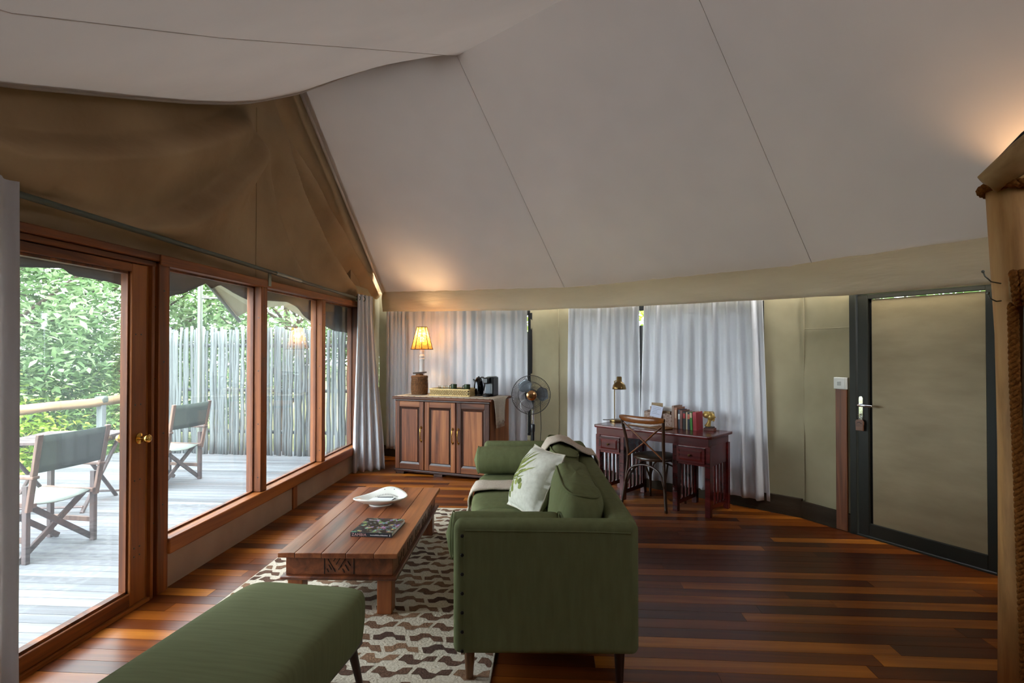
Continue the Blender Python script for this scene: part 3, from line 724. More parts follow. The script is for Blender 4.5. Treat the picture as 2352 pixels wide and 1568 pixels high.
# canvas rolled flaps hanging outside the glass
def flap_sheet(name, top, low, label, x=-2.68, seed=0):
    rows = []
    n = 40; ys0, ys1 = low[0][0], low[-1][0]
    def lz(y):
        for (a, b), (c, d) in zip(low, low[1:]):
            if a <= y <= c: return lerp(b, d, (y - a) / max(1e-6, c - a))
        return low[-1][1]
    for j in range(11):
        r = []
        for i in range(n + 1):
            yy = lerp(ys0, ys1, i / n); z = lerp(top, lz(yy), j / 10)
            r.append((x + .05 * nz(yy * 2.3, z * 4, seed) * j / 10 - .07 * math.sin(PI * j / 10), yy, z))
        rows.append(r)
    return tag(MB().grid(rows).build(name, M_darkflap, None, 'all', solid=.005), label, 'canvas flap', 'rolled canvas flaps above the glass')
flap_sheet('canvas_flap', 2.22, [(2.3, 1.965), (2.72, 1.955), (2.98, 1.985), (3.03, 1.95), (3.30, 1.945), (3.6, 1.92)], 'grey canvas flap sagging outside the top of the glass door', seed=1)
flap_sheet('canvas_flap', 2.22, [(3.62, 1.94), (3.826, 1.90), (4.041, 1.951), (4.281, 2.05), (4.344, 2.01), (4.427, 2.055), (4.615, 2.007), (4.989, 1.965)], 'grey canvas flap with a pinched middle outside the wide window', seed=2)
flap_sheet('canvas_flap', 2.22, [(5.0, 1.99), (5.243, 1.994), (5.646, 2.015), (5.794, 1.981), (6.313, 1.812)], 'grey canvas flap drooping outside the middle window', seed=3)
flap_sheet('canvas_flap', 2.22, [(6.33, 1.80), (6.639, 1.805), (6.943, 1.757), (7.435, 1.743), (7.565, 1.90)], 'deep grey canvas flap outside the far window', seed=4)
# fly awning over the deck
fl = empty('deck_awning', (-3.4, 5.4, DZ), label='pale canvas fly awning over the deck on a steel arm', cat='awning')
def L3(x, y, z): return (x + 3.4, y - 5.4, z - DZ)
MB().add([L3(-2.75, 4.3, 2.5), L3(-3.4, 5.467, 2.21), L3(-3.4, 5.985, 1.885), L3(-3.45, 6.398, 2.0), L3(-3.5, 7.262, 2.10), L3(-3.45, 8.009, 1.904), L3(-3.3, 8.4, 2.3), L3(-2.75, 8.4, 2.6), L3(-2.75, 6.3, 2.6)],
         [(0, 1, 8), (1, 2, 3), (1, 3, 8), (3, 4, 8), (4, 7, 8), (4, 5, 6), (4, 6, 7)]).build('canvas', M_fly, fl, solid=.006)
MB().tube([L3(-3.41, 5.45, 2.20), L3(-3.44, 6.10, 1.845)], .022, 8).build('arm', M_steel, fl, True)
MB().tube([L3(-5.0, 7.83, DZ), L3(-5.0, 7.83, 2.45)], .035, 10).build('pole', M_steel, fl, True)
MB().tube([L3(-5.0, 7.83, 2.26), L3(-3.5, 8.2, 2.26)], .014, 8).build('bar', M_steel, fl, True)

# trees and shrubs
def tree(name, base, crown, m, n, label, cat='tree', size=.13, trunk=.14, seed=0, low=0, hollow=.5):
    rs = random.Random(seed); bx, by, bz = base; cx, cy, cz, rx, ry, rz = crown
    t = empty(name, base, 0, label, cat, 'trees and shrubs beyond the deck')
    tb = MB(); tips = []
    top = Vector((cx - bx, cy - by, cz - bz))
    stem = [Vector((0, 0, 0)).lerp(top, k / 6) + Vector((rs.uniform(-.08, .08), rs.uniform(-.08, .08), 0)) * (0 < k < 6) for k in range(7)]
    tb.tube(stem, [trunk * (1 - .09 * k) for k in range(7)], 8)
    for k in range(16):
        s = stem[rs.randint(2, 6)]; a = rs.uniform(0, 2 * PI); e = top + Vector((rx * .85 * math.cos(a), ry * .85 * math.sin(a), rz * rs.uniform(-.6, .75)))
        mid = s.lerp(e, .5) + Vector((0, 0, rs.uniform(-.25, .35)))
        tb.tube([s, s.lerp(mid, .5) + Vector((0, 0, .05)), mid, e], [trunk * .32, trunk * .26, trunk * .18, trunk * .07], 6); tips += [mid, e]
    tb.build('trunk', M_bark, t, True)
    vs = []; fs = []
    clumps = []
    for k in range(int(n / 45)):
        while True:
            p = Vector((rs.uniform(-1, 1), rs.uniform(-1, 1), rs.uniform(-1, 1)))
            if hollow < p.length < 1: break
        clumps.append(top + Vector((p.x * rx, p.y * ry, p.z * rz)))
    for c in clumps:
        for q in range(45):
            p = c + Vector((rs.gauss(0, .28), rs.gauss(0, .28), rs.gauss(0, .2)))
            L = size * rs.uniform(.7, 1.35); w = L * .42
            d = Vector((rs.gauss(0, 1), rs.gauss(0, 1), rs.gauss(-.2, .45))).normalized()
            up = Vector((rs.gauss(0, .5), rs.gauss(0, .5), 1)).normalized(); sd = d.cross(up)
            if sd.length < .1: continue
            sd.normalize(); nn = sd.cross(d)
            b = len(vs)
            vs += [p, p + d * L * .45 + sd * w * .5 + nn * w * .12, p + d * L, p + d * L * .45 - sd * w * .5 + nn * w * .12]
            fs += [(b, b + 1, b + 2), (b, b + 2, b + 3)]
    MB().add(vs, fs).build('crown', m, t)['kind'] = 'stuff'
    return t
tree('broadleaf_tree', (-10.2, 8.6, -1.2), (-10.0, 8.8, 2.6, 2.6, 2.6, 2.3), M_leafA, 13000, 'pale leafed tree filling the view through the glass door', size=.17, trunk=.2, seed=1)
tree('broadleaf_tree', (-9.6, 12.6, -1.2), (-9.4, 12.6, 2.9, 2.8, 2.4, 2.4), M_leafB, 12000, 'green tree standing behind the deck railing corner', size=.16, seed=2)
tree('broadleaf_tree', (-6.3, 13.2, -1.2), (-6.3, 13.2, 2.6, 2.4, 2.2, 1.9), M_leafA, 9000, 'pale leafed tree showing above the fence in the wide window', size=.16, seed=3)
tree('broadleaf_tree', (-3.2, 14.5, -1.2), (-3.4, 14.5, 1.7, 2.6, 2.0, 1.5), M_leafB, 8000, 'green tree showing above the fence in the middle window', size=.16, seed=4)
tree('broadleaf_tree', (-14.0, 12.5, -1.2), (-14.0, 12.0, 3.2, 3.4, 3.4, 3.6), M_leafB, 12000, 'tall far tree behind the pale leafed tree', size=.2, trunk=.25, seed=5)
tree('leafy_shrub', (-8.6, 8.0, -1.2), (-8.6, 8.0, -.1, 1.0, 1.3, .9), M_leafC, 6000, 'sunlit yellow green shrub behind the log handrail', 'shrub', .12, .05, 6, hollow=.2)
tree('leafy_shrub', (-8.9, 10.4, -1.2), (-8.9, 10.4, .3, 1.3, 1.3, 1.2), M_leafB, 7000, 'green shrub behind the handrail post', 'shrub', .13, .05, 7, hollow=.2)
tree('leafy_shrub', (-10.6, 6.6, -1.2), (-10.6, 6.6, .2, 1.3, 1.3, 1.2), M_leafD, 7000, 'dark green shrub low at the near end of the railing', 'shrub', .14, .05, 8, hollow=.2)
tree('broadleaf_tree', (1.2, 10.6, -1.2), (1.0, 10.6, 2.2, 2.6, 1.4, 1.6), M_leafC, 7000, 'bright green tree glimpsed through the gap between desk curtains', size=.15, seed=9)
tree('broadleaf_tree', (5.4, 8.6, -1.2), (5.2, 8.6, 2.2, 1.8, 1.6, 1.6), M_leafB, 5000, 'green tree outside beyond the wide desk curtain', size=.15, seed=10)
tree('leafy_shrub', (-12.5, 16, -1.2), (-12, 16.5, 1.2, 4.5, 1.6, 2.2), M_leafD, 9000, 'dark hedge like shrub far behind the trees', 'shrub', .22, .08, 12, hollow=.1)
# dark stick fence behind the canvas wall
bf = empty('dark_fence', (1.6, 7.9, -1.2), math.radians(-38), 'dark stick fence outside the back windows of the tent', 'fence')
me = MB().tube([(0, 0, 0), (.006, .004, 1.5), (0, 0, 3.03)], [.03, .028, .026], 7).mesh('stick'); me.materials.append(M_fenceback)
for k in range(105): share('stick', me, bf, (-4.0 + k * .058, .01 * math.sin(k * 5.1), 0), (0, 0, k * 1.3), (1, 1, 1 + .006 * math.sin(k * 3)))

# ================================================================== FURNITURE
def softbox(sx, sy, sz, e=.35, nu=32, nv=18):
    """rounded upholstered block of full size sx,sy,sz centred on the origin"""
    m = MB(); m.sphere((0, 0, 0), 1, nu, nv, (sx / 2, sy / 2, sz / 2), e); return m
def crumple(mb, amp, sc, seed):
    mb.v = [(x + amp * nz(x * sc, y * sc, z * sc + seed), y + amp * nz(y * sc + 5, z * sc, x * sc + seed), z + amp * nz(z * sc + 9, x * sc, y * sc + seed)) for x, y, z in mb.v]; return mb
def shift(mb, d, rot=None):
    out = []
    for v in mb.v:
        p = Vector(v)
        if rot: p = rot @ p
        out.append(tuple(p + Vector(d)))
    mb.v = out; return mb

# ---- rug
rug = empty('rug', (-1.14, 3.575, 0), label='cream wool rug with brown chain link pattern', cat='rug')
MB().box(-.86, .86, -1.875, 1.875, .001, .012).build('pile', M_rug, rug, bevel=.004)
pat = MB(); rs = random.Random(21)
ry = -1.80; r_i = 0
while ry < 1.80:
    x = -.98 + (r_i % 2) * .097 + rs.uniform(-.01, .01); s = -1 if (r_i // 2) % 2 else 1
    while x < .9:
        cl = [(-.086, .020 * s), (-.05, .017 * s), (-.028, -.016 * s), (.012, -.018 * s), (.035, .014 * s), (.086, .018 * s)]
        hw = [.026, .029, .024, .022, .025, .029]
        top = []; bot = []
        for (px, py), h in zip(cl, hw):
            h *= rs.uniform(.85, 1.15)
            top.append((x + px + h * .35 * s + rs.uniform(-.004, .004), ry + py + h)); bot.append((x + px - h * .35 * s + rs.uniform(-.004, .004), ry + py - h))
        ok = [(min(.85, max(-.85, a)), min(1.865, max(-1.865, b))) for a, b in top + bot[::-1]]
        if max(a for a, _ in ok) - min(a for a, _ in ok) > .03:
            k = len(cl); top = ok[:k]; bot = ok[k:][::-1]
            vs = [(a, b, .0135) for a, b in top] + [(a, b, .0135) for a, b in bot]
            pat.add(vs, [(k + i, k + i + 1, i + 1, i) for i in range(k - 1)])
        x += .195
    ry += .112; r_i += 1
pat.build('pattern', M_rugpat, rug)['kind'] = 'stuff'

# ---- sofa
S = empty('sofa', (-.446, 2.58, 0), math.radians(3.1), 'green upholstered three seat sofa with nailed arms', 'sofa')
SD, SL = .845, 2.36
def arm(y0, y1):
    m = MB().box(0, SD, y0, y1, .15, .748); return m.build('arm', M_green, S, bevel=.035, seg=5)
a1 = arm(0, .115); a2 = arm(SL - .115, SL)
MB().box(SD - .125, SD + .004, .05, SL - .05, .15, .752).build('back', M_green, S, bevel=.04, seg=5)
MB().tube([(.055, -.0015, .715), (.3, -.0015, .713), (.6, -.0015, .711), (SD - .04, -.0015, .705)], .0035, 6).build('seam', M_green, a1, True)
MB().tube([(.052, -.001, .16 + .06 * k) for k in range(10)], .003, 5).build('seam', M_green, a1, True)
for k in range(7):
    m = MB(); m.sphere((.043, -.002, .690 - k * .0865), .0085, 10, 6, (1, .6, 1)); m.build('nail', M_nail, a1, True)
MB().box(.03, SD - .11, .10, SL - .10, .15, .34).build('seat_base', M_green, S, bevel=.02, seg=3)
for y0, y1 in ((.118, 1.178), (1.182, 2.242)):
    m = softbox(.76, y1 - y0, .19, .30); crumple(m, .004, 6, y0); shift(m, (.345, (y0 + y1) / 2, .415))
    o = m.build('seat_cushion', M_green, S, 'all')
for y0, y1, sd in ((.14, 1.20, 1), (1.20, 2.24, 5)):
    m = softbox(.23, y1 - y0, .37, .48, 44, 26)
    m.v = [(x + .020 * nz(x * 5, y * 8, z * 5 + sd) - .02 * math.cos(3 * PI * y) * max(0, z) * .6, y, z + .018 * nz(x * 9, y * 9, z * 4 + sd + 3)) for x, y, z in m.v]
    shift(m, (.595, (y0 + y1) / 2, .655), Matrix.Rotation(math.radians(9), 3, 'Y'))
    b = m.build('back_cushion', M_green, S, 'all')
    RT = Matrix.Rotation(math.radians(9), 3, 'Y')
    for ph in (.80, -.35):
        def pw(v): return math.copysign(abs(v) ** .48, v)
        ring_ = [tuple(RT @ Vector((.1165 * pw(math.cos(ph)) * pw(math.cos(t)), (y1 - y0) / 2 * 1.004 * pw(math.cos(ph)) * pw(math.sin(t)), .187 * pw(math.sin(ph)))) + Vector((.595, (y0 + y1) / 2, .655))) for t in [2 * PI * k / 64 for k in range(64)]]
        MB().tube(ring_, .006, 6, closed=True).build('piping', M_green, b, 'all')
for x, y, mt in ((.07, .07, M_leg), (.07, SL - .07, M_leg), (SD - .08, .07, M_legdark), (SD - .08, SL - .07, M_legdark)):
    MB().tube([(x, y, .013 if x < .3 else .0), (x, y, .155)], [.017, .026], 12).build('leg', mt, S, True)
def in_sofa(x, y, z=0):
    c, s = math.cos(math.radians(3.1)), math.sin(math.radians(3.1)); return (-.446 + c * x - s * y, 2.58 + s * x + c * y, z)
def bolster(y, label, x0, x1):
    e = empty('bolster_cushion', in_sofa((x0 + x1) / 2, y, .508), math.radians(3.1), label, 'cushion', 'green bolsters on the sofa')
    L = x1 - x0; m = MB(); prof = []; rows = []
    n = 36
    for i in range(25):
        u = -1 + 2 * i / 24; x = u * L / 2; r = .112 * (1 - abs(u) ** 14) ** .5 if abs(u) < 1 else 0.0
        rows.append([(x, r * math.cos(2 * PI * j / n) * (1 + .03 * nz(x * 14, math.cos(2 * PI * j / n) * 3, y)), .112 + r * math.sin(2 * PI * j / n) + .005 * nz(x * 16, j * .6, y)) for j in range(n + 1)])
    body = m.grid(rows).build('body', M_green, e, 'all', weld=.0005)
    for sx in (-1, 1):
        MB().tube([(sx * L * .44, .112 * math.cos(a), .112 + .112 * math.sin(a)) for a in [2 * PI * k / 30 for k in range(30)]], .003, 5, closed=True).build('seam', M_green, e, True)
    return e
bolster(2.13, 'green bolster lying against the far arm of the sofa', -.075, .53)
bolster(.235, 'green bolster tucked behind the near arm of the sofa', -.062, .53)

# ---- floral pillow
pw = empty('pillow', in_sofa(.40, 1.03, .508), math.radians(3.1), 'white linen pillow printed with green leaves on the sofa', 'pillow')
PS = .215
def puff(u, v): return .10 * max(0, (1 - abs(u) ** 2.6)) ** .62 * max(0, (1 - abs(v) ** 2.6)) ** .62
Rp = Matrix.Rotation(math.radians(-66), 3, 'Z') @ Matrix.Rotation(math.radians(-28), 3, 'X')
def ppos(u, v, side, off=0):
    k = 1 - .07 * (1 - abs(v) ** 2) * abs(u) ** 3; kk = 1 - .07 * (1 - abs(u) ** 2) * abs(v) ** 3
    p = Vector((u * PS * k, -side * (puff(u, v) + off) + .006 * nz(u * 4, v * 4, side), v * PS * kk)); q = Rp @ p
    return q + Vector((0, 0, .196))
m = MB(); n = 22
for side in (1, -1):
    m.grid([[ppos(-1 + 2 * i / n, -1 + 2 * j / n, side) for i in range(n + 1)] for j in range(n + 1)])
pb = m.build('body', M_pillow, pw, 'all', weld=.0008)
edge = [(-1 + 2 * i / 12, -1) for i in range(12)] + [(1, -1 + 2 * i / 12) for i in range(12)] + [(1 - 2 * i / 12, 1) for i in range(12)] + [(-1, 1 - 2 * i / 12) for i in range(12)]
MB().tube([ppos(u, v, 1) for u, v in edge], .004, 6, closed=True).build('piping', M_runner, pw, True)
lm = MB()
def leafprint(pts, w):
    L = len(pts)
    l = []; r = []
    for i, (u, v) in enumerate(pts):
        a = pts[max(0, i - 1)]; b = pts[min(L - 1, i + 1)]; du, dv = b[0] - a[0], b[1] - a[1]; h = math.hypot(du, dv) or 1
        ww = w * math.sin(PI * (i + .12) / (L - .76)) ** .8; l.append((u - dv / h * ww, v + du / h * ww)); r.append((u + dv / h * ww, v - du / h * ww))
    vs = [ppos(u, v, 1, .0015) for u, v in l + r]; lm.add(vs, [(L + i, L + i + 1, i + 1, i) for i in range(L - 1)])
rs = random.Random(4)
for bx, by, tx, ty, w in ((-.75, -.15, .1, .82, .05), (-.72, -.2, .25, .62, .045), (-.7, -.2, -.15, .85, .05), (-.7, -.22, .45, .35, .035), (-.72, -.2, -.4, .7, .05), (-.62, -.25, .05, .2, .06), (-.66, -.3, .12, .0, .02)):
    leafprint([(lerp(bx, tx, t) + .10 * math.sin(PI * t) * rs.uniform(-1, 1) * .5, lerp(by, ty, t)) for t in [k / 9 for k in range(10)]], w)
for cx, cy in ((-.45, -.35), (-.2, -.25), (-.6, -.5), (-.35, -.5), (0, -.2), (.12, -.32), (-.5, -.68)):
    a = rs.uniform(0, 6); leafprint([(cx + .12 * math.cos(a) * (t - .5) * 2, cy + .1 * math.sin(a) * (t - .5) * 2) for t in [k / 5 for k in range(6)]], .10)
lm.build('leaf_pattern', M_leafprint, pw)['kind'] = 'stuff'

# ---- throw across the sofa
th = empty('throw_blanket', in_sofa(0, 1.66, .508), math.radians(3.1), 'beige woven throw draped over sofa seat and back', 'blanket')
prof = [(-.062, -.11), (-.066, -.06), (-.06, -.03), (-.03, .012), (.02, .02), (.12, .022), (.25, .021), (.38, .021), (.42, .04), (.435, .12), (.450, .20), (.472, .28), (.52, .348), (.60, .37), (.68, .345), (.75, .29), (.80, .268), (.85, .262), (.874, .21), (.877, .10), (.878, -.02)]
cum = [Vector((0, *p)) for p in prof]
rows = []
for k in range(61):
    p = polyat([(a, 0, b) for a, b in prof], k / 60)
    hw = .135 + .012 * math.sin(k * .35)
    rows.append([(p.x + .004 * nz(k * .3, j * .8, 1), (j / 8 - .5) * 2 * hw + .015 * nz(k * .12, 3, 2) + .03 * (k / 60 - .4), p.z + .006 * nz(k * .25, j * .9, 7)) for j in range(9)])
MB().grid(rows).build('cloth', M_throw, th, 'all', solid=.012)
fr = MB()
for j in range(22):
    y0 = -.14 + j * .0128
    fr.tube([(-.064, y0, -.105), (-.075 - .008 * math.sin(j * 2), y0 + .006 * math.sin(j * 1.7), -.15), (-.07 - .012 * math.sin(j * 1.3), y0 + .012 * math.sin(j * 2.9), -.195)], [.004, .0045, .003], 5)
fr.build('fringe', M_throw, th, True)['kind'] = 'stuff'

# ---- coffee table
T = empty('coffee_table', (-1.245, 3.965, .013), math.radians(2.2), 'low carved hardwood coffee table on the rug', 'table')
tw, tl = .69, 1.55
bx = -tw / 2
for k, wd in enumerate((.10, .155, .14, .16, .135)):
    MB().box(bx + .0008, bx + wd - .0008, -tl / 2, tl / 2, .333, .362).build('board', M_table, T, bevel=.003); bx += wd
ap = MB().box(-tw / 2 + .035, tw / 2 - .035, -tl / 2 + .035, tl / 2 - .035, .225, .333).build('apron', M_table, T, bevel=.003)
MB().box(-tw / 2 + .008, tw / 2 - .008, -tl / 2 + .008, tl / 2 - .008, .203, .225).build('moulding', M_table, T, bevel=.009, seg=3)
cv = MB(); yf = -tl / 2 + .0345
for x0, z0, x1, z1 in ((-.085, .232, -.085, .325), (.085, .232, .085, .325), (-.065, .318, -.022, .245), (-.06, .285, -.045, .255), (-.07, .262, -.062, .243), (-.02, .325, -.032, .305), (.005, .322, -.018, .285), (.035, .318, -.005, .255), (.05, .305, .066, .28), (.035, .285, .055, .25), (.02, .262, .03, .24)):
    cv.bar((x0, yf, z0), (x1, yf, z1), .004, .004, (0, 1, 0))
cv.build('carving', M_darkgap, ap)['kind'] = 'stuff'
cv = MB(); xf = tw / 2 - .0345
for k in range(5):
    yy = -.5 + k * .25
    cv.bar((xf, yy - .05, .24), (xf, yy + .02, .32), .004, .004, (1, 0, 0)); cv.bar((xf, yy + .03, .24), (xf, yy + .06, .32), .004, .004, (1, 0, 0)); cv.bar((xf, yy - .09, .232), (xf, yy - .09, .325), .004, .004, (1, 0, 0))
cv.build('carving', M_darkgap, ap)['kind'] = 'stuff'
for sx in (-1, 1):
    for sy in (-1, 1):
        x, y = sx * (tw / 2 - .085), sy * (tl / 2 - .085); MB().box(x - .043, x + .043, y - .043, y + .043, 0, .205).build('leg', M_tableleg, T, bevel=.004)
TT = .013 + .362
# ceramic dish
D = empty('ceramic_dish', (-1.275, 4.215, TT), math.radians(8), 'wavy rimmed white ceramic dish on the coffee table', 'dish')
def dish(th, r):
    rim = .048 + .040 * max(0, math.cos(th - 1.25)) ** 4 + .012 * max(0, math.cos(th + 2.0)) ** 4 - .012 * max(0, math.cos(th - 2.6)) ** 3
    R = (.188 + .012 * math.cos(2 * th - .5)); Ry = .84
    z = .008 + rim * r ** 2.6
    return (R * r * math.cos(th), R * r * Ry * math.sin(th), z)
m = MB(); rows = [[dish(2 * PI * j / 48, max(.001, i / 14)) for j in range(49)] for i in range(15)]
m.grid(rows).build('bowl', M_ceramic, D, 'all', solid=.007, weld=.0004)
MB().lathe([(.085, 0), (.085, .008)], 24, sy=.84).build('foot', M_ceramic, D)
for th, r in ((1.05, .92), (1.5, .92), (-2.1, .9), (-1.6, .92)):
    p = Vector(dish(th, r)); mm = MB(); mm.sphere((p.x, p.y, p.z + .003), .0045, 8, 6, (1, 1, .8)); mm.build('hole', M_ink, D)
st = MB()
for k in range(16):
    th = .55 + k * .095; a = Vector(dish(th, .66)); b = Vector(dish(th, .73)); st.tube([a + Vector((0, 0, .005)), b + Vector((0, 0, .005))], .0014, 4)
st.build('stitch_marks', M_ink, D)
N1 = empty('folded_note', (-1.275, 4.20, TT + .022), math.radians(6), 'folded white note paper lying in the ceramic dish', 'paper')
MB().add([(-.11, -.05, 0), (.10, -.055, .002), (.125, .05, .012), (-.065, .055, .012), (.0, -.05, .003)], [(0, 4, 1, 2, 3)]).build('sheet', M_paper, N1, solid=.002)
MB().add([(-.108, -.048, .008), (.09, -.05, .008), (.115, .048, .016), (-.06, .052, .018)], [(0, 1, 2, 3)]).build('sheet', M_paper, N1, solid=.002)
N2 = tag(MB().tube([(-1.19, 4.145, TT + .036), (-1.165, 4.22, TT + .046)], [.003, .004], 8).build('pen', M_ink, None, True), 'thin dark pen resting on the dish rim beside the note', 'pen')
N3 = tag(MB().tube([(-1.315, 4.272, TT + .036), (-1.195, 4.278, TT + .039)], .0035, 8).build('pen', M_ink, None, True), 'black pen lying behind the folded note in the dish', 'pen')
# picture book
B = empty('picture_book', (-1.108, 3.632, TT), math.radians(-1.5), 'dark covered picture book titled ZAMBIA on the coffee table', 'book')
bw, bl, bt = .262, .30, .026
MB().box(-bw / 2, bw / 2, -bl / 2, bl / 2, bt - .0025, bt).build('front_cover', M_cover, B, bevel=.0008)
MB().box(-bw / 2, bw / 2, -bl / 2, bl / 2, 0, .0025).build('back_cover', M_ink, B, bevel=.0008)
sp = MB().box(-bw / 2, bw / 2, -bl / 2 - .002, -bl / 2 + .002, 0, bt).build('spine', M_ink, B)
MB().box(-bw / 2 + .004, bw / 2 - .004, -bl / 2 + .003, bl / 2 - .004, .0025, bt - .0025).build('pages', M_paper, B)
def lettering(txt, size, m, parent, loc, rot=(PI / 2, 0, 0), ext=.0004, spacing=1.0, name='lettering'):
    cu = bpy.data.curves.new(name, 'FONT'); cu.body = txt; cu.size = size; cu.extrude = ext; cu.space_character = spacing
    cu.materials.append(m); tmp = bpy.data.objects.new('tmp_text', cu); col.objects.link(tmp); bpy.context.view_layer.update()
    me = bpy.data.meshes.new_from_object(tmp.evaluated_get(bpy.context.evaluated_depsgraph_get())); bpy.data.objects.remove(tmp)
    if not me.materials: me.materials.append(m)
    o = bpy.data.objects.new(name, me); col.objects.link(o); o.parent = parent; o.location = loc; o.rotation_euler = rot; return o
M_pinkink = plain('title_ink', (206, 160, 156), .6)
lettering('ZAMBIA', .024, M_pinkink, B, (-bw / 2 + .008, -bl / 2 - .0024, .005), spacing=1.12)
dash = MB(); rs = random.Random(9); x = -.005
while x < .105:
    w = rs.uniform(.002, .006); dash.box(x, x + w, -bl / 2 - .0028, -bl / 2 - .0015, .009, .009 + rs.choice((.004, .005, .006))); x += w + .0018
dash.box(.116, .121, -bl / 2 - .0028, -bl / 2 - .0015, .006, .018); dash.build('subtitle', M_paper, B)

# ---- ottoman
O = empty('ottoman', (-1.165, 2.04, .0), math.radians(-5.5), 'dark green linen bench ottoman with splayed legs', 'ottoman')
m = MB(); NX = 28; ox, oy = .305, .56; rows = []
def obody():
    b = MB()
    n = 40; prof = []
    lev = [(z + .028, k) for z, k in [(.205, .90), (.215, .95), (.235, .975), (.30, .995), (.36, 1.0), (.395, .995), (.415, .975), (.425, .93), (.432, .8), (.437, .55), (.440, .25), (.441, .001)]]
    for z, k in lev:
        r = []
        for j in range(64):
            a = 2 * PI * j / 64; c, s = math.cos(a), math.sin(a); e = .22
            px = math.copysign(abs(c) ** e, c); py = math.copysign(abs(s) ** e, s); mx = max(abs(px), abs(py))
            r.append((ox * px * k if k < .9 else px * (ox - (1 - k) * .3), oy * py * k if k < .9 else py * (oy - (1 - k) * .3), z))
        r.append(r[0]); prof.append(r)
    b.grid(prof); return b
obody().build('upholstery', M_greendk, O, 'all', weld=.0005)
MB().box(-.27, .27, -.52, .52, .215, .24).build('base_board', M_legdark, O)
for sx in (-1, 1):
    for sy in (-1, 1):
        MB().tube([(sx * .275, sy * .50, .013), (sx * .245, sy * .46, .23)], [.013, .022], 10).build('leg', M_legdark, O, True)

# ---- cabinet
CA = math.radians(-17.4)
K = empty('cabinet', (-1.94, 6.98, 0), CA, 'brown hardwood three door cabinet by the back curtains', 'cabinet')
cw, cd, ch = 1.30, .60, .95
MB().box(.012, cw - .012, .022, cd, .035, ch - .03).build('body', M_cab, K, bevel=.003)
MB().box(-.02, cw + .02, -.02, cd + .01, ch - .032, ch).build('top', M_cabx, K, bevel=.008, seg=3)
MB().box(.012, cw - .012, -.002, .024, ch - .055, ch - .032).build('top_moulding', M_cabdark, K, bevel=.006)
MB().box(.0, cw, -.004, .03, .03, .06).build('bottom_moulding', M_cabdark, K, bevel=.006)
for x in (.02, .55, 1.16): MB().box(x, x + .12, .0, .5, 0, .035).build('foot', M_cabdark, K, bevel=.004)
def cab_door(x0, x1, hx):
    d = empty('door', (x0, 0, 0), parent=K); w = x1 - x0; z0, z1 = .065, ch - .058
    MB().box(0.002, .062, -.004, .022, z0, z1).build('stile', M_cab, d, bevel=.003); MB().box(w - .062, w - .002, -.004, .022, z0, z1).build('stile', M_cab, d, bevel=.003)
    MB().box(.062, w - .062, -.003, .022, z0, z0 + .065).build('rail', M_cabx, d, bevel=.003); MB().box(.062, w - .062, -.003, .022, z1 - .065, z1).build('rail', M_cabx, d, bevel=.003)
    a, b, c, e = .062, w - .062, z0 + .065, z1 - .065; q = .022
    MB().add([(a, .004, c), (b, .004, c), (b, .004, e), (a, .004, e), (a + q, .014, c + q), (b - q, .014, c + q), (b - q, .014, e - q), (a + q, .014, e - q), (a + q + .008, .006, c + q + .008), (b - q - .008, .006, c + q + .008), (b - q - .008, .006, e - q - .008), (a + q + .008, .006, e - q - .008)],
             [(0, 1, 5, 4), (1, 2, 6, 5), (2, 3, 7, 6), (3, 0, 4, 7), (4, 5, 9, 8), (5, 6, 10, 9), (6, 7, 11, 10), (7, 4, 8, 11)]).build('bevel', M_cabdark, d)
    MB().box(a + q + .008, b - q - .008, .004, .02, c + q + .008, e - q - .008).build('panel', M_cab, d)
    h = MB(); h.tube([(hx, -.006, .42), (hx, -.028, .425), (hx, -.034, .44), (hx + .003, -.036, .47), (hx - .003, -.036, .50), (hx + .003, -.036, .53), (hx, -.034, .56), (hx, -.028, .575), (hx, -.006, .58)], [.007, .006, .006, .007, .006, .007, .006, .006, .007], 8)
    for z in (.42, .58): h.sphere((hx, -.006, z), .014, 10, 6, (1, .5, 1))
    h.tube([(hx, -.012, .40), (hx, -.012, .42)], .005, 6); h.tube([(hx, -.012, .58), (hx, -.012, .60)], .005, 6)
    h.build('handle', M_brass, d, True)
    return d
cab_door(.015, .418, .37); cab_door(.428, .848, .385); cab_door(.858, 1.285, .03)
def in_cab(x, y, z=.955):
    c, s = math.cos(CA), math.sin(CA); return (-1.94 + c * x - s * y, 6.98 + s * x + c * y, z)
# runner cloth
RN = empty('table_runner', in_cab(0, 0, ch), CA, 'cream table runner with scalloped edge on the cabinet', 'table runner')
rows = []
for k in range(41):
    x = lerp(.0, 1.345, k / 40)
    if x <= cw + .02: xx, zz = x, .003
    else: xx, zz = x, .003
    r = []
    for j in range(15):
        y = lerp(.005 + .006 * abs(math.sin(k * 1.3)), .50, j / 14); r.append((min(xx, cw + .024), y, zz + .001 * nz(k, j, 1)))
    rows.append(r)
for k in range(1, 13):
    z = -.29 * k / 12; r = []
    for j in range(15):
        y = lerp(.03 + .06 * k / 12, .40 - .06 * k / 12, j / 14); r.append((cw + .026 + .008 * math.sin(j * 1.2 + k * .25) * k / 12 + .004, y, z - .03 * (k / 12) * (math.sin(j * .9) * .5)))
    rows.append(r)
MB().grid(rows).build('cloth', M_runner, RN, 'all', solid=.003)
fr = MB()
for j in range(18): 
    y = lerp(.10, .33, j / 17); fr.tube([(cw + .03, y, -.285), (cw + .034 + .006 * math.sin(j * 2), y + .006 * math.sin(j * 1.9), -.345)], [.003, .002], 5)
fr.build('fringe', M_runner, RN)['kind'] = 'stuff'
sc = MB()
for k in range(16): sc.sphere((.03 + k * .084, .002, .0005), .011, 8, 5, (1.3, .7, .4))
sc.build('scallop', M_wicker, RN, True)
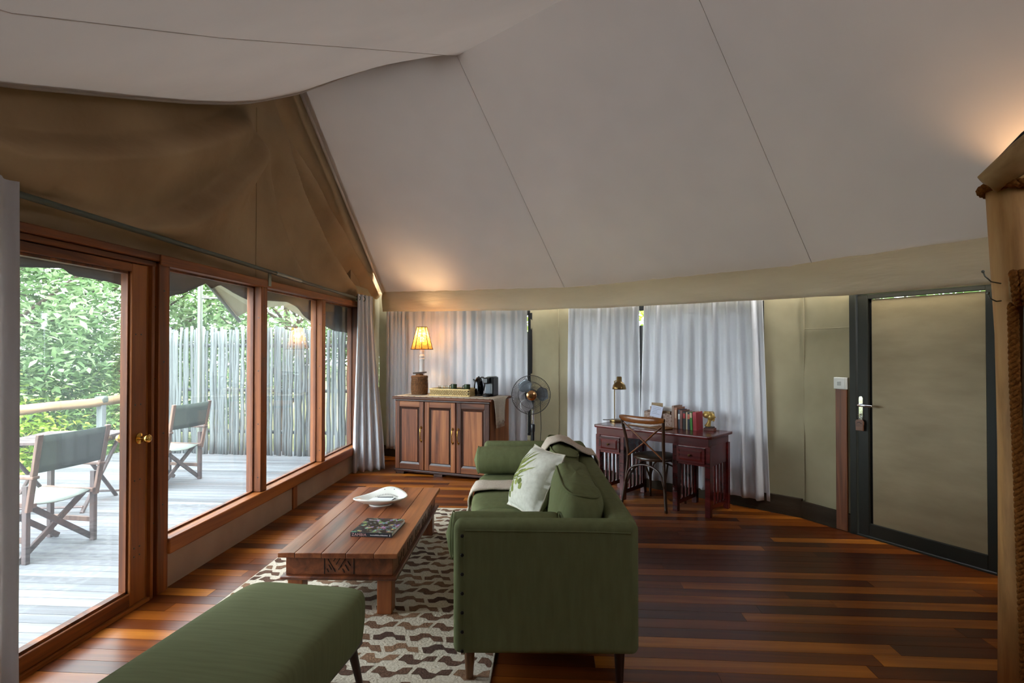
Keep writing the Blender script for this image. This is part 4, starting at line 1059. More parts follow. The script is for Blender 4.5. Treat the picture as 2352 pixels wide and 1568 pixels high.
# table lamp
LP = empty('table_lamp', in_cab(.115, .47), CA, 'lit table lamp with woven rattan shade and white turned column', 'lamp')
MB().lathe([(.075, 0), (.075, .012), (.06, .022), (.035, .03)], 24).build('base', M_white, LP, True)
MB().lathe([(.035, .028), (.034, .06), (.033, .40), (.030, .43), (.038, .44), (.038, .452), (.028, .46), (.034, .48), (.034, .50), (.022, .51), (.03, .53), (.03, .60), (.012, .61), (.012, .64)], 20).build('column', M_white, LP, True)
zs0, zs1, r0, r1 = .575, .865, .143, .065
MB().lathe([(lerp(r0, r1, k / 10), lerp(zs0, zs1, k / 10)) for k in range(11)], 48, cap=False).build('shade', M_shade, LP, 'all')
for k in range(10):
    a = 2 * PI * k / 10 + .2; MB().tube([(r0 * 1.02 * math.cos(a), r0 * 1.02 * math.sin(a), zs0), (r1 * 1.04 * math.cos(a), r1 * 1.04 * math.sin(a), zs1)], .0045, 6).build('shade_rib', M_wicker, LP)
for r, z in ((r0, zs0), (r1, zs1)):
    MB().tube([(r * math.cos(2 * PI * k / 32), r * math.sin(2 * PI * k / 32), z) for k in range(32)], .0055, 6, closed=True).build('shade_ring', M_wicker, LP, True)
m = MB(); m.sphere((0, 0, .70), .03, 12, 8, (1, 1, 1.3)); m.build('bulb', M_bulb, LP, True)
ld = bpy.data.lights.new('lamp_bulb', 'POINT'); ld.energy = 17; ld.color = (1, .66, .33); ld.shadow_soft_size = .035
lo = bpy.data.objects.new('lamp_light', ld); col.objects.link(lo); lo.parent = LP; lo.location = (0, 0, .76)
# lidded wicker pot
WP = empty('wicker_pot', in_cab(.18, .30), CA, 'round brown wicker pot with stick handle lid', 'pot')
pr = []
for k in range(27): z = .205 * k / 26; pr.append((.102 + (.003 if k % 2 else -.001) + .006 * math.sin(PI * k / 26), z))
MB().lathe(pr + [(.001, .205)], 32).build('pot', M_wicker, WP, True)
MB().lathe([(.107, .205), (.107, .232), (.10, .238), (.05, .243), (.045, .262), (.001, .265)], 32).build('lid', M_wicker, WP, True)
MB().tube([(-.095, 0, .268), (0, 0, .273), (.095, .01, .283)], [.011, .012, .010], 8).build('stick_handle', M_chairleg, WP, True)
# woven tray with cups
TY = empty('wicker_tray', in_cab(.665, .33), CA, 'rectangular straw tray of cups on the cabinet', 'tray')
tx, ty, thh = .27, .15, .082
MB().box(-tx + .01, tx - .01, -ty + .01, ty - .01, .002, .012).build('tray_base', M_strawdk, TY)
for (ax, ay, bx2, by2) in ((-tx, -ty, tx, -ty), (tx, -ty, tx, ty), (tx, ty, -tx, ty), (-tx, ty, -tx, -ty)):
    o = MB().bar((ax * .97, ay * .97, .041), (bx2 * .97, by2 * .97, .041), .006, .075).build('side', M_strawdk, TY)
    n = max(6, int(math.hypot(bx2 - ax, by2 - ay) / .024)); wv = MB()
    for rr in range(4):
        for k in range(n):
            t0 = (k + .12 + .5 * (rr % 2)) / n; t1 = (k + .78 + .5 * (rr % 2)) / n
            if t1 > 1: continue
            pa = Vector((lerp(ax, bx2, t0), lerp(ay, by2, t0), .014 + rr * .0165)); pb2 = Vector((lerp(ax, bx2, t1), lerp(ay, by2, t1), .014 + rr * .0165))
            wv.tube([pa, (pa + pb2) / 2 + Vector((ay and 0, 0, .004)), pb2], [.004, .009, .004], 5)
    wv.build('weave', M_straw, o)['kind'] = 'stuff'
    MB().tube([(ax, ay, thh), (bx2, by2, thh)], .009, 8).build('rim', M_straw, TY, True); MB().tube([(ax, ay, .004), (bx2, by2, .004)], .007, 8).build('rim', M_straw, TY, True)
def mug(x, y, label):
    e = empty('mug', in_cab(x, y, .997), CA, label, 'mug', 'green mugs in the tray')
    MB().lathe([(.033, 0), (.038, .01), (.040, .05), (.040, .095), (.036, .095), (.035, .02), (.001, .015)], 24).build('cup', M_mug, e, True)
    MB().tube([(-.038, 0, .078), (-.06, 0, .075), (-.066, 0, .055), (-.058, 0, .035), (-.038, 0, .03)], .006, 8).build('handle', M_mug, e, 'all')
MB().box(-.24, .24, -.12, .12, .012, .04).build('liner', M_wicker, TY, bevel=.004)
mug(.64, .36, 'dark green mug in the middle of the straw tray'); mug(.82, .37, 'dark green mug at the kettle end of the straw tray')
def glass(x, y, label):
    e = tag(MB().lathe([(.030, 0), (.034, .07), (.032, .07), (.028, .006), (.001, .005)], 20).build('drinking_glass', M_cup, None, True), label, 'glass', 'glasses in the tray'); e.location = in_cab(x, y, 1.0)
glass(.47, .33, 'small clear glass at the wicker pot end of the tray'); glass(.545, .36, 'small clear glass beside the middle green mug')
# kettle
KT = empty('kettle', in_cab(.965, .40), CA, 'black and steel electric kettle beside the coffee machine', 'kettle')
MB().lathe([(.06, 0), (.062, .012), (.058, .02)], 28).build('power_base', M_black, KT, True)
MB().lathe([(.058, .02), (.062, .06), (.060, .12), (.052, .17), (.040, .205), (.03, .215)], 28).build('body', plain('dark_steel', (60, 60, 62), .15, 1), KT, True)
MB().lathe([(.036, .205), (.03, .222), (.012, .23), (.01, .238), (.001, .24)], 20).build('lid', M_black, KT, True)
MB().tube([(.03, .0, .225), (.06, 0, .225), (.078, 0, .20), (.08, 0, .13), (.066, 0, .06)], [.01, .011, .011, .010, .008], 8).build('handle', M_black, KT, 'all')
MB().tube([(-.045, 0, .17), (-.075, 0, .20)], [.016, .009], 8).build('spout', M_black, KT, True)
# coffee machine
CM = empty('coffee_machine', in_cab(1.135, .33), CA, 'black capsule coffee machine at the end of the cabinet', 'coffee machine')
MB().box(-.05, .055, .0, .17, 0, .235).build('body', M_black, CM, bevel=.012, seg=3)
MB().box(-.05, .02, -.075, .01, .155, .23).build('brew_head', M_black, CM, bevel=.014, seg=3)
MB().box(-.045, .02, -.002, .002, .03, .155).build('front_plate', plain('slate_plastic', (54, 64, 74), .35), CM)
MB().lathe([(.045, 0), (.047, .03), (.04, .036)], 24, (-.012, -.05, 0)).build('drip_tray', M_black, CM, True)
MB().box(-.03, .04, .01, .15, .235, .241).build('lever', M_steel, CM, bevel=.002)

# ---- pedestal fan
FN = empty('pedestal_fan', (-.215, 6.72, 0), math.radians(6), 'black pedestal fan with wire guard behind the sofa', 'fan')
MB().lathe([(.20, 0), (.20, .012), (.17, .022), (.05, .035), (.03, .06)], 32).build('base', M_black, FN, True)
MB().tube([(0, .02, .03), (0, .02, .62)], .021, 14).build('lower_pole', M_black, FN, True)
MB().tube([(0, .02, .60), (0, .02, .93)], .014, 14).build('upper_pole', M_chrome, FN, True)
MB().lathe([(.024, .56), (.027, .58), (.027, .64), (.02, .655)], 16, (0, .02, 0)).build('collar', M_black, FN, True)
def ylathe(prof, c, n=24):
    mb = MB(); vs = []
    for r, y in prof:
        for j in range(n): vs.append((c[0] + r * math.cos(2 * PI * j / n), c[1] + y, c[2] + r * math.sin(2 * PI * j / n)))
    fs = [(i * n + j, i * n + (j + 1) % n, (i + 1) * n + (j + 1) % n, (i + 1) * n + j) for i in range(len(prof) - 1) for j in range(n)]
    fs.append(tuple(range(n - 1, -1, -1))); fs.append(tuple((len(prof) - 1) * n + j for j in range(n)))
    return mb.add(vs, fs)
FC = (-.025, -.06, 1.0)
ylathe([(.05, .03), (.065, .05), (.065, .16), (.04, .19)], FC).build('motor', M_black, FN, True)
MB().tube([(0, .02, .90), (-.02, .04, .96)], .022, 10).build('neck', M_black, FN, True)
gd = MB(); GR = .225
for rr, yy in ((GR, 0), (GR, .012), (.15, -.055), (.15, .065), (.075, -.075)): gd.tube([(FC[0] + rr * math.cos(2 * PI * k / 48), FC[1] + yy, FC[2] + rr * math.sin(2 * PI * k / 48)) for k in range(48)], .0035 if rr == GR else .0018, 5, closed=True)
for k in range(72):
    a = 2 * PI * k / 72
    for sgn in (-1, 1):
        pts = [(FC[0] + r * math.cos(a + tw), FC[1] + y * (1 if sgn < 0 else -.85), FC[2] + r * math.sin(a + tw)) for r, y, tw in ((.06, -.078, 0), (.12, -.066, .05), (.18, -.043, .1), (.21, -.022, .12), (GR, 0, .13))]
        gd.tube(pts, .0013, 4, cap=False)
gd.build('guard', M_black, FN, True)
ylathe([(.058, -.076), (.058, -.082), (.05, -.088), (.001, -.09)], FC, 32).build('badge', M_copper, FN, True)
ylathe([(.04, -.04), (.045, .03)], FC, 20).build('hub', M_black, FN, True)
for k in range(3):
    a0 = math.radians(-115 + 120 * k); rows = []
    for i in range(9):
        r = lerp(.035, .195, i / 8); half = lerp(.35, .62, smooth01(i / 4)) * (1 - .55 * smooth01((i - 5) / 3))
        rows.append([(FC[0] + r * math.cos(a0 + half * s), FC[1] - .02 + .035 * s, FC[2] + r * math.sin(a0 + half * s)) for s in [-1 + 2 * j / 8 for j in range(9)]])
    o = MB().grid(rows).build('blade', plain('blade_reflection', (214, 218, 222), .3, .1) if k == 0 else plain('blade_grey', (120, 128, 136), .25, .2), FN, 'all', solid=.003)  # first blade painted pale to stand for its bright reflection
MB().tube([(.09, .05, .96), (.10, .05, .6), (.085, .08, .25), (.1, .1, .02)], .004, 6).build('cable', M_black, FN, True)

# ---- desk
DA = math.radians(-39)
DK = empty('writing_desk', (.435, 6.093, 0), DA, 'dark red mahogany writing desk against the curtains', 'desk')
dwid, ddep, dh = 1.285, .50, .74
MB().prism([(0, .03), (.03, 0), (dwid - .03, 0), (dwid, .03), (dwid, ddep), (0, ddep)], dh - .028, dh).build('top', M_desk, DK, bevel=.006, seg=3)
MB().box(.03, dwid - .03, .03, ddep - .02, dh - .105, dh - .028).build('apron', M_desk, DK, bevel=.003)
def pedestal(x0, x1):
    for x in (x0, x1 - .05):
        for y in (.025, ddep - .07): MB().box(x, x + .05, y, y + .05, 0, dh - .1).build('leg', M_desk, DK, bevel=.003)
    MB().box(x0 + .012, x1 - .012, .035, ddep - .03, dh - .285, dh - .095).build('drawer_case', M_desk, DK, bevel=.003)
    dr = MB().box(x0 + .045, x1 - .045, .012, .04, dh - .262, dh - .115).build('drawer', M_desk, DK, bevel=.004)
    MB().add([(x0 + .07, .0105, dh - .24), (x1 - .07, .0105, dh - .24), (x1 - .07, .0105, dh - .137), (x0 + .07, .0105, dh - .137), (x0 + .085, .004, dh - .225), (x1 - .085, .004, dh - .225), (x1 - .085, .004, dh - .152), (x0 + .085, .004, dh - .152)],
             [(0, 1, 5, 4), (1, 2, 6, 5), (2, 3, 7, 6), (3, 0, 4, 7), (4, 5, 6, 7)]).build('panel', M_desk, dr)
    ylathe([(.008, 0), (.006, -.01), (.012, -.018), (.001, -.026)], ((x0 + x1) / 2, .004, dh - .188), 14).build('knob', M_antbrass, dr, True)
    for x in (x0 + .02, x1 - .03):
        for k in range(5): MB().box(x, x + .014, .095 + k * .072, .095 + k * .072 + .032, .10, dh - .28).build('slat', M_desk, DK, bevel=.002)
        MB().box(x - .005, x + .018, .07, ddep - .06, .06, .10).build('lower_rail', M_desk, DK)
pedestal(.025, .365); pedestal(.90, 1.27)
def in_desk(x, y, z=.7405):
    c, s = math.cos(DA), math.sin(DA); return (.435 + c * x - s * y, 6.093 + s * x + c * y, z)
# desk lamp
DL = empty('desk_lamp', in_desk(.055, .37), DA, 'antique brass desk lamp with dome shade on the desk', 'lamp')
MB().lathe([(.07, 0), (.072, .006), (.07, .02), (.06, .024), (.012, .026)], 28).build('base', M_antbrass, DL, True)
MB().tube([(-.02, .0, .02), (-.02, 0, .44)], .0055, 8).build('stem', M_antbrass, DL, True)
MB().tube([(-.02, 0, .44), (.01, 0, .445), (.04, 0, .43)], .005, 8).build('arm', M_antbrass, DL, True)
MB().lathe([(.075, .355), (.074, .37), (.066, .40), (.048, .425), (.03, .435), (.027, .44), (.027, .485), (.022, .492), (.001, .492)], 28, (.04, 0, 0), cap=False).build('shade', M_antbrass, DL, 'all', solid=.002)
MB().tube([(-.055, .02, .012), (-.12, .01, .006), (-.16, -.02, .006)], .005, 6).build('cable', M_black, DL, True)
# letter organiser
OG = empty('letter_organizer', in_desk(.60, .36), DA, 'speckled letter organizer holding cards on the desk', 'organizer')
M_speck = varied('speckled_board', (120, 92, 78), (188, 166, 156), (70, 70, 70), .8, .2, detail=6)
MB().prism([(-.155, 0), (.155, 0), (.155, .13), (.10, .145), (.03, .13), (.0, .115), (-.03, .115), (-.04, .14), (-.155, .15)], .06, .066, Matrix.Rotation(PI / 2, 4, 'X')).build('front_panel', M_speck, OG)
MB().box(-.155, .155, .055, .061, 0, .19).build('back_panel', M_speck, OG)
MB().box(-.155, -.149, -.06, .055, 0, .15).build('side_panel', M_speck, OG); MB().box(.149, .155, -.06, .055, 0, .15).build('side_panel', M_speck, OG)
MB().box(-.155, .155, -.06, .06, 0, .006).build('bottom_panel', M_speck, OG); MB().box(-.149, .149, -.005, .0, .006, .16).build('divider', M_speck, OG)
def card(x, y, z0, w, h, m, tilt, roll, label, name='note_card', lines=0):
    e = empty(name, in_desk(x, y, z0), DA, label, 'card')
    e.rotation_euler = (math.radians(tilt), math.radians(roll), DA)
    MB().box(-w / 2, w / 2, -.001, .001, 0, h).build('sheet', m, e)
    if lines:
        l = MB(); rs = random.Random(2)
        for k in range(lines):
            l.box(-w * .35, w * rs.uniform(.05, .35), -.0018, -.0012, h * (.85 - .14 * k), h * (.85 - .14 * k) + .002)
        l.build('writing', M_ink, e)
card(.545, .385, .76, .13, .215, M_card, 0, 0, 'brown kraft card at the back of the letter organizer')
card(.685, .385, .76, .145, .185, M_paper, 0, 1, 'plain white card standing in the letter organizer')
card(.585, .272, .84, .13, .115, M_paperblue, -12, 7, 'handwritten pale blue note leaning on the organizer front', lines=5)
card(.67, .34, .77, .10, .13, M_card, 0, -3, 'worn tan envelope in the organizer front pocket')
# books
spec = [(.775, .024, .225, (150, 120, 104), None, None, 'tan book standing nearest the letter organizer'),
        (.802, .030, .21, (156, 104, 80), (206, 180, 150), None, 'thick terracotta book with pale lettering beside the tan book'),
        (.832, .020, .19, (54, 60, 76), (210, 216, 220), .5, 'slim book with white and navy spine'),
        (.858, .026, .185, (122, 76, 66), None, None, 'dusty brown book between the slim book and the red label book'),
        (.888, .026, .175, (44, 44, 42), (166, 40, 44), .62, 'dark grey book with red label on its spine'),
        (.913, .016, .172, (196, 180, 150), None, None, 'thin cream book with ornate spine'),
        (.936, .022, .17, (34, 42, 56), (196, 104, 84), .62, 'navy book with salmon label on its spine'),
        (.963, .024, .172, (66, 140, 56), (188, 170, 140), .7, 'bright green book with patterned head'),
        (.998, .036, .178, (170, 52, 62), None, None, 'thick red book at the end of the row')]
for k, (bx_, th_, h_, c, lc, lz, lb) in enumerate(spec):
    e = empty('book', in_desk(bx_, .37), DA, lb, 'book', 'books standing on the desk'); bm = plain('book_cloth', c, .6); dep = .075 if h_ < .2 else .085
    if k >= 7: e.rotation_euler[1] = math.radians(-2)
    e.rotation_euler[2] += math.radians((k % 3 - 1) * 1.2)
    MB().box(-th_ / 2, th_ / 2, -dep, -dep + .003, 0, h_).build('spine', bm, e, bevel=.001)
    MB().box(-th_ / 2, -th_ / 2 + .0025, -dep, dep, 0, h_).build('cover', bm, e); MB().box(th_ / 2 - .0025, th_ / 2, -dep, dep, 0, h_).build('cover', bm, e)
    MB().box(-th_ / 2 + .0025, th_ / 2 - .0025, -dep + .003, dep - .004, .003, h_ - .004).build('pages', M_runner, e)
    if lc:
        lm_ = plain('spine_label', lc, .6)
        if lz: MB().box(-th_ / 2 + .001, th_ / 2 - .001, -dep - .0012, -dep, h_ * lz, h_ * (lz + .28)).build('spine_label', lm_, e)
        else:
            d = MB(); rs = random.Random(k)
            for q in range(9): d.box(-.007, .007, -dep - .0012, -dep, h_ * (.5 + q * .045), h_ * (.5 + q * .045) + .006)
            d.build('spine_lettering', lm_, e)
# gold bust
BU = empty('bust_figurine', in_desk(1.105, .40), DA + math.radians(6), 'gold painted head bust on a wooden block', 'figurine')
MB().box(-.05, .05, -.04, .04, 0, .026).build('plinth', wood('bust_base_wood', [(74, 34, 24), (112, 60, 44)], 0, .5, 20, .1, False), BU, bevel=.002)
MB().box(-.038, .038, -.032, .032, .026, .038).build('plinth_step', M_legdark, BU, bevel=.002)
m = MB()
m.tube([(-.022, 0, .038), (-.016, 0, .055), (-.006, 0, .085), (.0, 0, .115)], [.036, .026, .019, .022], 14, flat=.9)
m.sphere((.010, 0, .135), .036, 18, 12, (1.05, .82, 1.12))            # face and skull
m.sphere((-.025, 0, .150), .037, 18, 12, (1.25, .95, .92))            # swept-up hair bun
m.sphere((.044, 0, .132), .010, 10, 8, (1.3, .7, .9))                 # nose
m.sphere((.038, 0, .112), .010, 10, 8, (1.1, 1.1, .7)); m.sphere((.034, 0, .101), .012, 10, 8, (1.1, 1, .9))
m.sphere((-.004, -.028, .128), .010, 8, 6, (.7, .5, 1.3))
for k in range(6): m.tube([(.03 - k * .016, .034 * math.cos(a) * (1 - .04 * k), .150 + .034 * math.sin(a)) for a in [PI * q / 10 for q in range(11)]], .004, 5)
m.build('head', M_gold, BU, 'all')
# leather folder and papers on the desk
tag(MB().add([(.30, .20, 0), (.77, .13, 0), (.80, .24, .004), (.74, .30, .003), (.33, .33, 0)], [(0, 1, 2, 3, 4)]).build('desk_folder', M_leather, None, solid=.008), 'tan leather desk folder lying behind the chair', 'folder')
o = bpy.data.objects['desk_folder']; o.location = (.435, 6.093, .746); o.rotation_euler[2] = DA
o = tag(MB().add([(.33, .20, 0), (.58, .17, 0), (.61, .29, 0), (.35, .31, 0)], [(0, 1, 2, 3)]).build('writing_paper', M_paper, None, solid=.002), 'white writing paper lying on the leather folder', 'paper'); o.location = (.435, 6.093, .7525); o.rotation_euler[2] = DA

# ---- bentwood cross-back chair
CH = empty('bentwood_chair', (1.045, 5.79, 0), math.radians(-42), 'brown bentwood chair with crossed back at the desk', 'chair')
def curve_pts(ctrl, n=14):
    """Catmull-Rom through control points"""
    c = [Vector(p) for p in ctrl]; c = [c[0] * 2 - c[1]] + c + [c[-1] * 2 - c[-2]]; out = []
    for i in range(1, len(c) - 2):
        for k in range(n):
            t = k / n; a, b, d, e = c[i - 1], c[i], c[i + 1], c[i + 2]
            out.append(.5 * ((2 * b) + (d - a) * t + (2 * a - 5 * b + 4 * d - e) * t * t + (3 * b - a - 3 * d + e) * t ** 3))
    out.append(c[-2]); return out
CH.scale = (1.06, 1.06, 1.0)
# local: +y faces the desk, -y is the back
for s in (-1, 1):
    MB().tube(curve_pts([(s * .235, -.225, 0), (s * .205, -.20, .25), (s * .19, -.185, .46), (s * .195, -.20, .62), (s * .215, -.235, .80), (s * .22, -.245, .87)], 8), .0145, 10).build('back_leg', M_chairleg, CH, 'all')
    MB().tube(curve_pts([(s * .19, .19, 0), (s * .17, .165, .25), (s * .155, .15, .455)], 6), [.012 + .004 * i / 12 for i in range(13)], 10).build('front_leg', M_chairleg, CH, 'all')
    MB().tube(curve_pts([(s * .20, -.20, .20), (s * .175, -.12, .33), (s * .12, .0, .415)], 6), .009, 8).build('side_hoop', M_chairleg, CH, 'all')
    MB().tube(curve_pts([(s * .17, .16, .20), (s * .165, .06, .36), (s * .12, -.03, .42)], 6), .009, 8).build('side_hoop', M_chairleg, CH, 'all')
    pts = curve_pts([(s * .215, -.235, .815), (s * .10, -.215, .72), (0, -.200 + s * .009, .635), (-s * .10, -.192, .55), (-s * .19, -.185, .475)], 6)
    MB().tube(pts, .0135, 8, flat=.5).build('cross_slat', M_chair, CH, 'all')
MB().tube(curve_pts([(-.21, -.21, .22), (-.15, -.20, .36), (0, -.19, .41), (.15, -.20, .36), (.21, -.21, .22)], 6), .010, 8).build('back_hoop', M_chairleg, CH, 'all')
MB().tube(curve_pts([(-.17, .165, .22), (-.12, .165, .36), (0, .165, .41), (.12, .165, .36), (.17, .165, .22)], 6), .009, 8).build('front_hoop', M_chairleg, CH, 'all')
rows = []
cp = curve_pts([(-.236, -.25, .865), (-.15, -.285, .86), (0, -.305, .857), (.15, -.285, .86), (.236, -.25, .865)], 8)
n = len(cp)
for i, p in enumerate(cp):
    u = i / (n - 1) * 2 - 1; hh = .034 * (1 - .45 * abs(u) ** 3); tk = .013
    rows.append([(p.x, p.y + tk * math.cos(a), p.z + .012 * (1 - u * u) * 0 + hh * math.sin(a)) for a in [2 * PI * j / 14 for j in range(15)]])
MB().grid(rows).add([], []).build('top_rail', M_chair, CH, 'all', weld=.0004)
m = MB(); m.lathe([(.001, .448), (.19, .448), (.212, .452), (.218, .465), (.212, .478), (.195, .482)], 36, cap=False, sx=1.0, sy=.98); m.build('seat_ring', M_chairleg, CH, True)
m = MB(); m.lathe([(.198, .478), (.18, .488), (.10, .490), (.001, .488)], 36, cap=False, sy=.98); m.build('seat_pad', M_seat, CH, 'all')

# ================================================================== CURTAINS
def curtain(name, path, z0, z1, folds, amp, label, m=M_curtain, seed=0, flare=0.0, gather=.7, group=None, foot=None, nv=30):
    """hanging cloth along a floor path (x, y); pleats deepen downwards"""
    rows = []; P3 = [(x, y, 0) for x, y in path]; n = int(folds * 10); rs = random.Random(seed)
    phs = [rs.uniform(-.5, .5) for _ in range(int(folds) + 3)]
    for j in range(nv + 1):
        v = j / nv; r = []
        for i in range(n + 1):
            u = i / n; p = polyat(P3, u); q = polyat(P3, min(1, u + .01)); q0 = polyat(P3, max(0, u - .01)); d = (q - q0).normalized(); nn = Vector((d.y, -d.x, 0))
            k = u * folds; a = amp * (.55 + .45 * nz(k * .6, seed)) * lerp(gather, 1.0, smooth01(v * 1.3))
            w = a * (math.sin(2 * PI * k + 1.2 * nz(k * .7, v * .8, seed)) + .35 * math.sin(4 * PI * k + seed)) + .012 * nz(k * .35, v * 2, seed + 4)
            sl = (u - .5) * flare * v
            z = lerp(z1, z0, v)
            if foot: z = max(foot, z)
            r.append((p.x + nn.x * w + d.x * sl, p.y + nn.y * w + d.y * sl, z + (.008 * nz(k * .5, seed) if j == nv else 0)))
        rows.append(r)
    return tag(MB().grid(rows).build(name, m, None, 'all', solid=.0025), label, 'curtain', group)
cg = 'white curtains along the canvas wall'
curtain('curtain', [(-2.335, 7.995), (-1.97, 7.87)], .12, 2.16, 6, .036, 'narrow white curtain between window wall and table lamp', seed=1, group=cg)
curtain('curtain', [(-2.03, 7.88), (-.30, 7.285)], .12, 2.16, 13, .038, 'white pleated curtain behind the cabinet', seed=2, group=cg)
curtain('curtain', [(.215, 7.01), (.70, 6.72), (.985, 6.475)], .12, 2.16, 8, .036, 'white pleated curtain behind the desk lamp', seed=3, group=cg, flare=.05)
curtain('curtain', [(1.03, 6.435), (2.0, 5.585)], .10, 2.15, 10, .042, 'wide white curtain behind the desk books and bust', seed=4, group=cg, flare=.13)
# grommet curtain gathered at the end of the window wall
gc = empty('grommet_curtain', (-2.36, 7.05, 0), label='long white grommet curtain gathered beside the far window', cat='curtain')
def gathered(parent, top, bot, ztop, folds, amp, m, seed, nv=36, pool=.0, name='cloth'):
    rows = []; n = folds * 12
    for j in range(nv + 1):
        v = j / nv; r = []
        for i in range(n + 1):
            u = i / n; a = Vector((*top[0], 0)).lerp(Vector((*top[1], 0)), u); b = Vector((*bot[0], 0)).lerp(Vector((*bot[1], 0)), u)
            p = a.lerp(b, smooth01(v * .95) if v < .85 else smooth01(.81) + (v - .85) * 1.6 * (1 - smooth01(.81)) / .24); d = (b - a) if False else (Vector((*bot[1], 0)) - Vector((*bot[0], 0))).normalized(); nn = Vector((d.y, -d.x, 0))
            w = amp * (.6 + .4 * v) * (math.sin(2 * PI * folds * u + .8 * nz(u * 3, v * 1.2, seed)) + .3 * nz(u * 9, v * 2.5, seed + 2))
            z = lerp(ztop, .015, v); z = max(.012, z + (.02 * nz(u * 6, v * 9, seed) if v > .85 else 0))
            r.append((p.x + nn.x * w, p.y + nn.y * w, z))
        rows.append(r)
    return MB().grid(rows).build(name, m, parent, 'all', solid=.0025)
def toL(c, pts): return [(x - c[0], y - c[1]) for x, y in pts]
gathered(gc, toL((-2.36, 7.05), [(-2.39, 6.92), (-2.32, 7.30)]), toL((-2.36, 7.05), [(-2.44, 6.90), (-2.10, 7.12)]), 2.215, 4, .040, M_curtain, 3)
for k in range(4):
    yy = -.09 + k * .10
    MB().tube([(-.035 + .028 * math.cos(a) + .03 * (k % 2), yy + .0, 2.165 + .028 * math.sin(a)) for a in [2 * PI * q / 18 for q in range(18)]], .006, 6, closed=True).build('grommet', M_steel, gc, True)
nc = empty('near_curtain', (-2.36, 2.2, 0), label='pale curtain hanging beside the glass door at the frame edge', cat='curtain')
gathered(nc, toL((-2.36, 2.2), [(-2.40, .25), (-2.34, 2.36)]), toL((-2.36, 2.2), [(-2.38, .2), (-2.33, 2.37)]), 2.275, 14, .038, M_curtnear, 8)
rod = empty('curtain_rod', (-2.41, 4.8, 2.2), label='thin grey steel curtain rod above the windows', cat='curtain rod')
MB().tube([(0, -3.2, .055), (0, -1.2, .02), (0, .8, -.015), (0, 2.48, -.04)], .0155, 10).build('rod', M_rod, rod, True)
MB().tube([(0, .05, .0), (0, .55, -.01)], .019, 10).build('joiner', M_steel, rod, True)
br = MB(); br.box(-.03, -.024, -.025, .025, -.12, .02); br.box(-.03, .0, -.02, .02, .0, .012); br.build('bracket', M_steel, rod)
br = MB(); br.box(-.03, -.024, 2.33, 2.38, -.15, -.03); br.build('bracket', M_steel, rod)
MB().sphere((0, 2.50, -.04), .018, 10, 8).build('finial', M_black, rod, True)

# ================================================================== SMALL WALL THINGS
sd_ = Vector((2.535 - 2.30, 5.0 - 5.42)).normalized(); sn = Vector((sd_.y, -sd_.x)); sa = math.atan2(sd_.y, sd_.x)
def wallp(px, py, off, z): return (px + sn.x * off, py + sn.y * off, z)
bd = tag(MB().box(-.05, .05, -.02, .0, 0, 1.19).build('switch_board', M_switchboard, None, bevel=.003), 'upright wooden board below the light switch by the door', 'board')
bd.location = wallp(2.50, 5.062, .035, .005); bd.rotation_euler[2] = sa
sw = empty('light_switch', wallp(2.50, 5.062, .035, 1.245), sa, 'square white light switch beside the khaki door', 'light switch')
MB().box(-.055, .055, -.035, .0, -.05, .05).build('backbox', M_switch, sw, bevel=.004)
MB().box(-.05, .045, -.04, -.034, -.045, .045).build('plate', M_switch, sw, bevel=.002)
MB().box(-.018, .014, -.044, -.039, -.017, .017).build('rocker', plain('rocker_plastic', (170, 170, 162), .4), sw, bevel=.002)

# rope-lashed pole frame at the room divider
PF = empty('pole_partition', (2.035, 2.64, 0), 0, 'peeled wooden pole frame with rope lashed canvas divider', 'partition')
pts = [(-.012, 0, 0), (-.004, 0, .6), (0, 0, 1.1), (-.004, 0, 1.6), (-.022, 0, 2.05), (-.03, 0, 2.28)]
MB().tube(pts, [.074, .074, .075, .077, .082, .085], 18).build('pole', M_pole, PF, 'all')
RV = Vector((.79, -.61, 0))
ra = Vector((-.097, -.077, 1.795)); ub = Vector((-.150, -.035, 2.25))
MB().tube([ra, ra + RV * .4 + Vector((0, 0, .01)), ra + RV * 1.0 + Vector((0, 0, .02))], [.045, .047, .047], 14).build('cross_rail', M_polex, PF, 'all')
MB().tube([ub, ub + RV * .12 + Vector((0, 0, .10)), ub + RV * .5 + Vector((0, 0, .42)), ub + RV * 1.0 + Vector((0, 0, .85))], [.050, .066, .07, .07], 14).build('upper_rail', M_polex, PF, 'all')
MB().tube([ub + Vector((.02, 0, .075)), ub + RV * .12 + Vector((0, 0, .19)), ub + RV * .5 + Vector((0, 0, .51))], .010, 8).build('cable', M_black, PF, 'all')
def ropecoil(name, pts, r):
    m = MB(); P_ = [Vector(p) for p in pts]; L = sum((b - a).length for a, b in zip(P_, P_[1:])); n = max(12, int(L / .008)); off = [[], [], []]
    ref = Vector((.3, .8, .5)).normalized()
    for i in range(n + 1):
        p = polyat(P_, i / n); t = (polyat(P_, min(1, i / n + .01)) - polyat(P_, max(0, i / n - .01))).normalized(); a = t.cross(ref).normalized(); b = t.cross(a)
        for s in range(3):
            an = 2 * PI * s / 3 + i / n * L / .045 * 2 * PI / 1.6; off[s].append(p + a * math.cos(an) * r * .5 + b * math.sin(an) * r * .5)
    for s in range(3): m.tube(off[s], r * .56, 7)
    return m.build(name, M_rope, PF, 'all')
def ring(c, rx, rz, tilt, n=22, y=0):
    out = []
    for k in range(n + 1):
        a = 2 * PI * k / n; out.append((c[0] + rx * math.cos(a), c[1] + rx * math.sin(a), c[2] + tilt * math.cos(a)))
    return out
ropecoil('lashing', ring((-.026, -.002, 2.235), .101, 0, -.012), .020)
ropecoil('lashing', [(-.115, -.05, 2.235), (-.10, -.09, 2.275), (-.06, -.115, 2.31), (.0, -.12, 2.33)], .020)
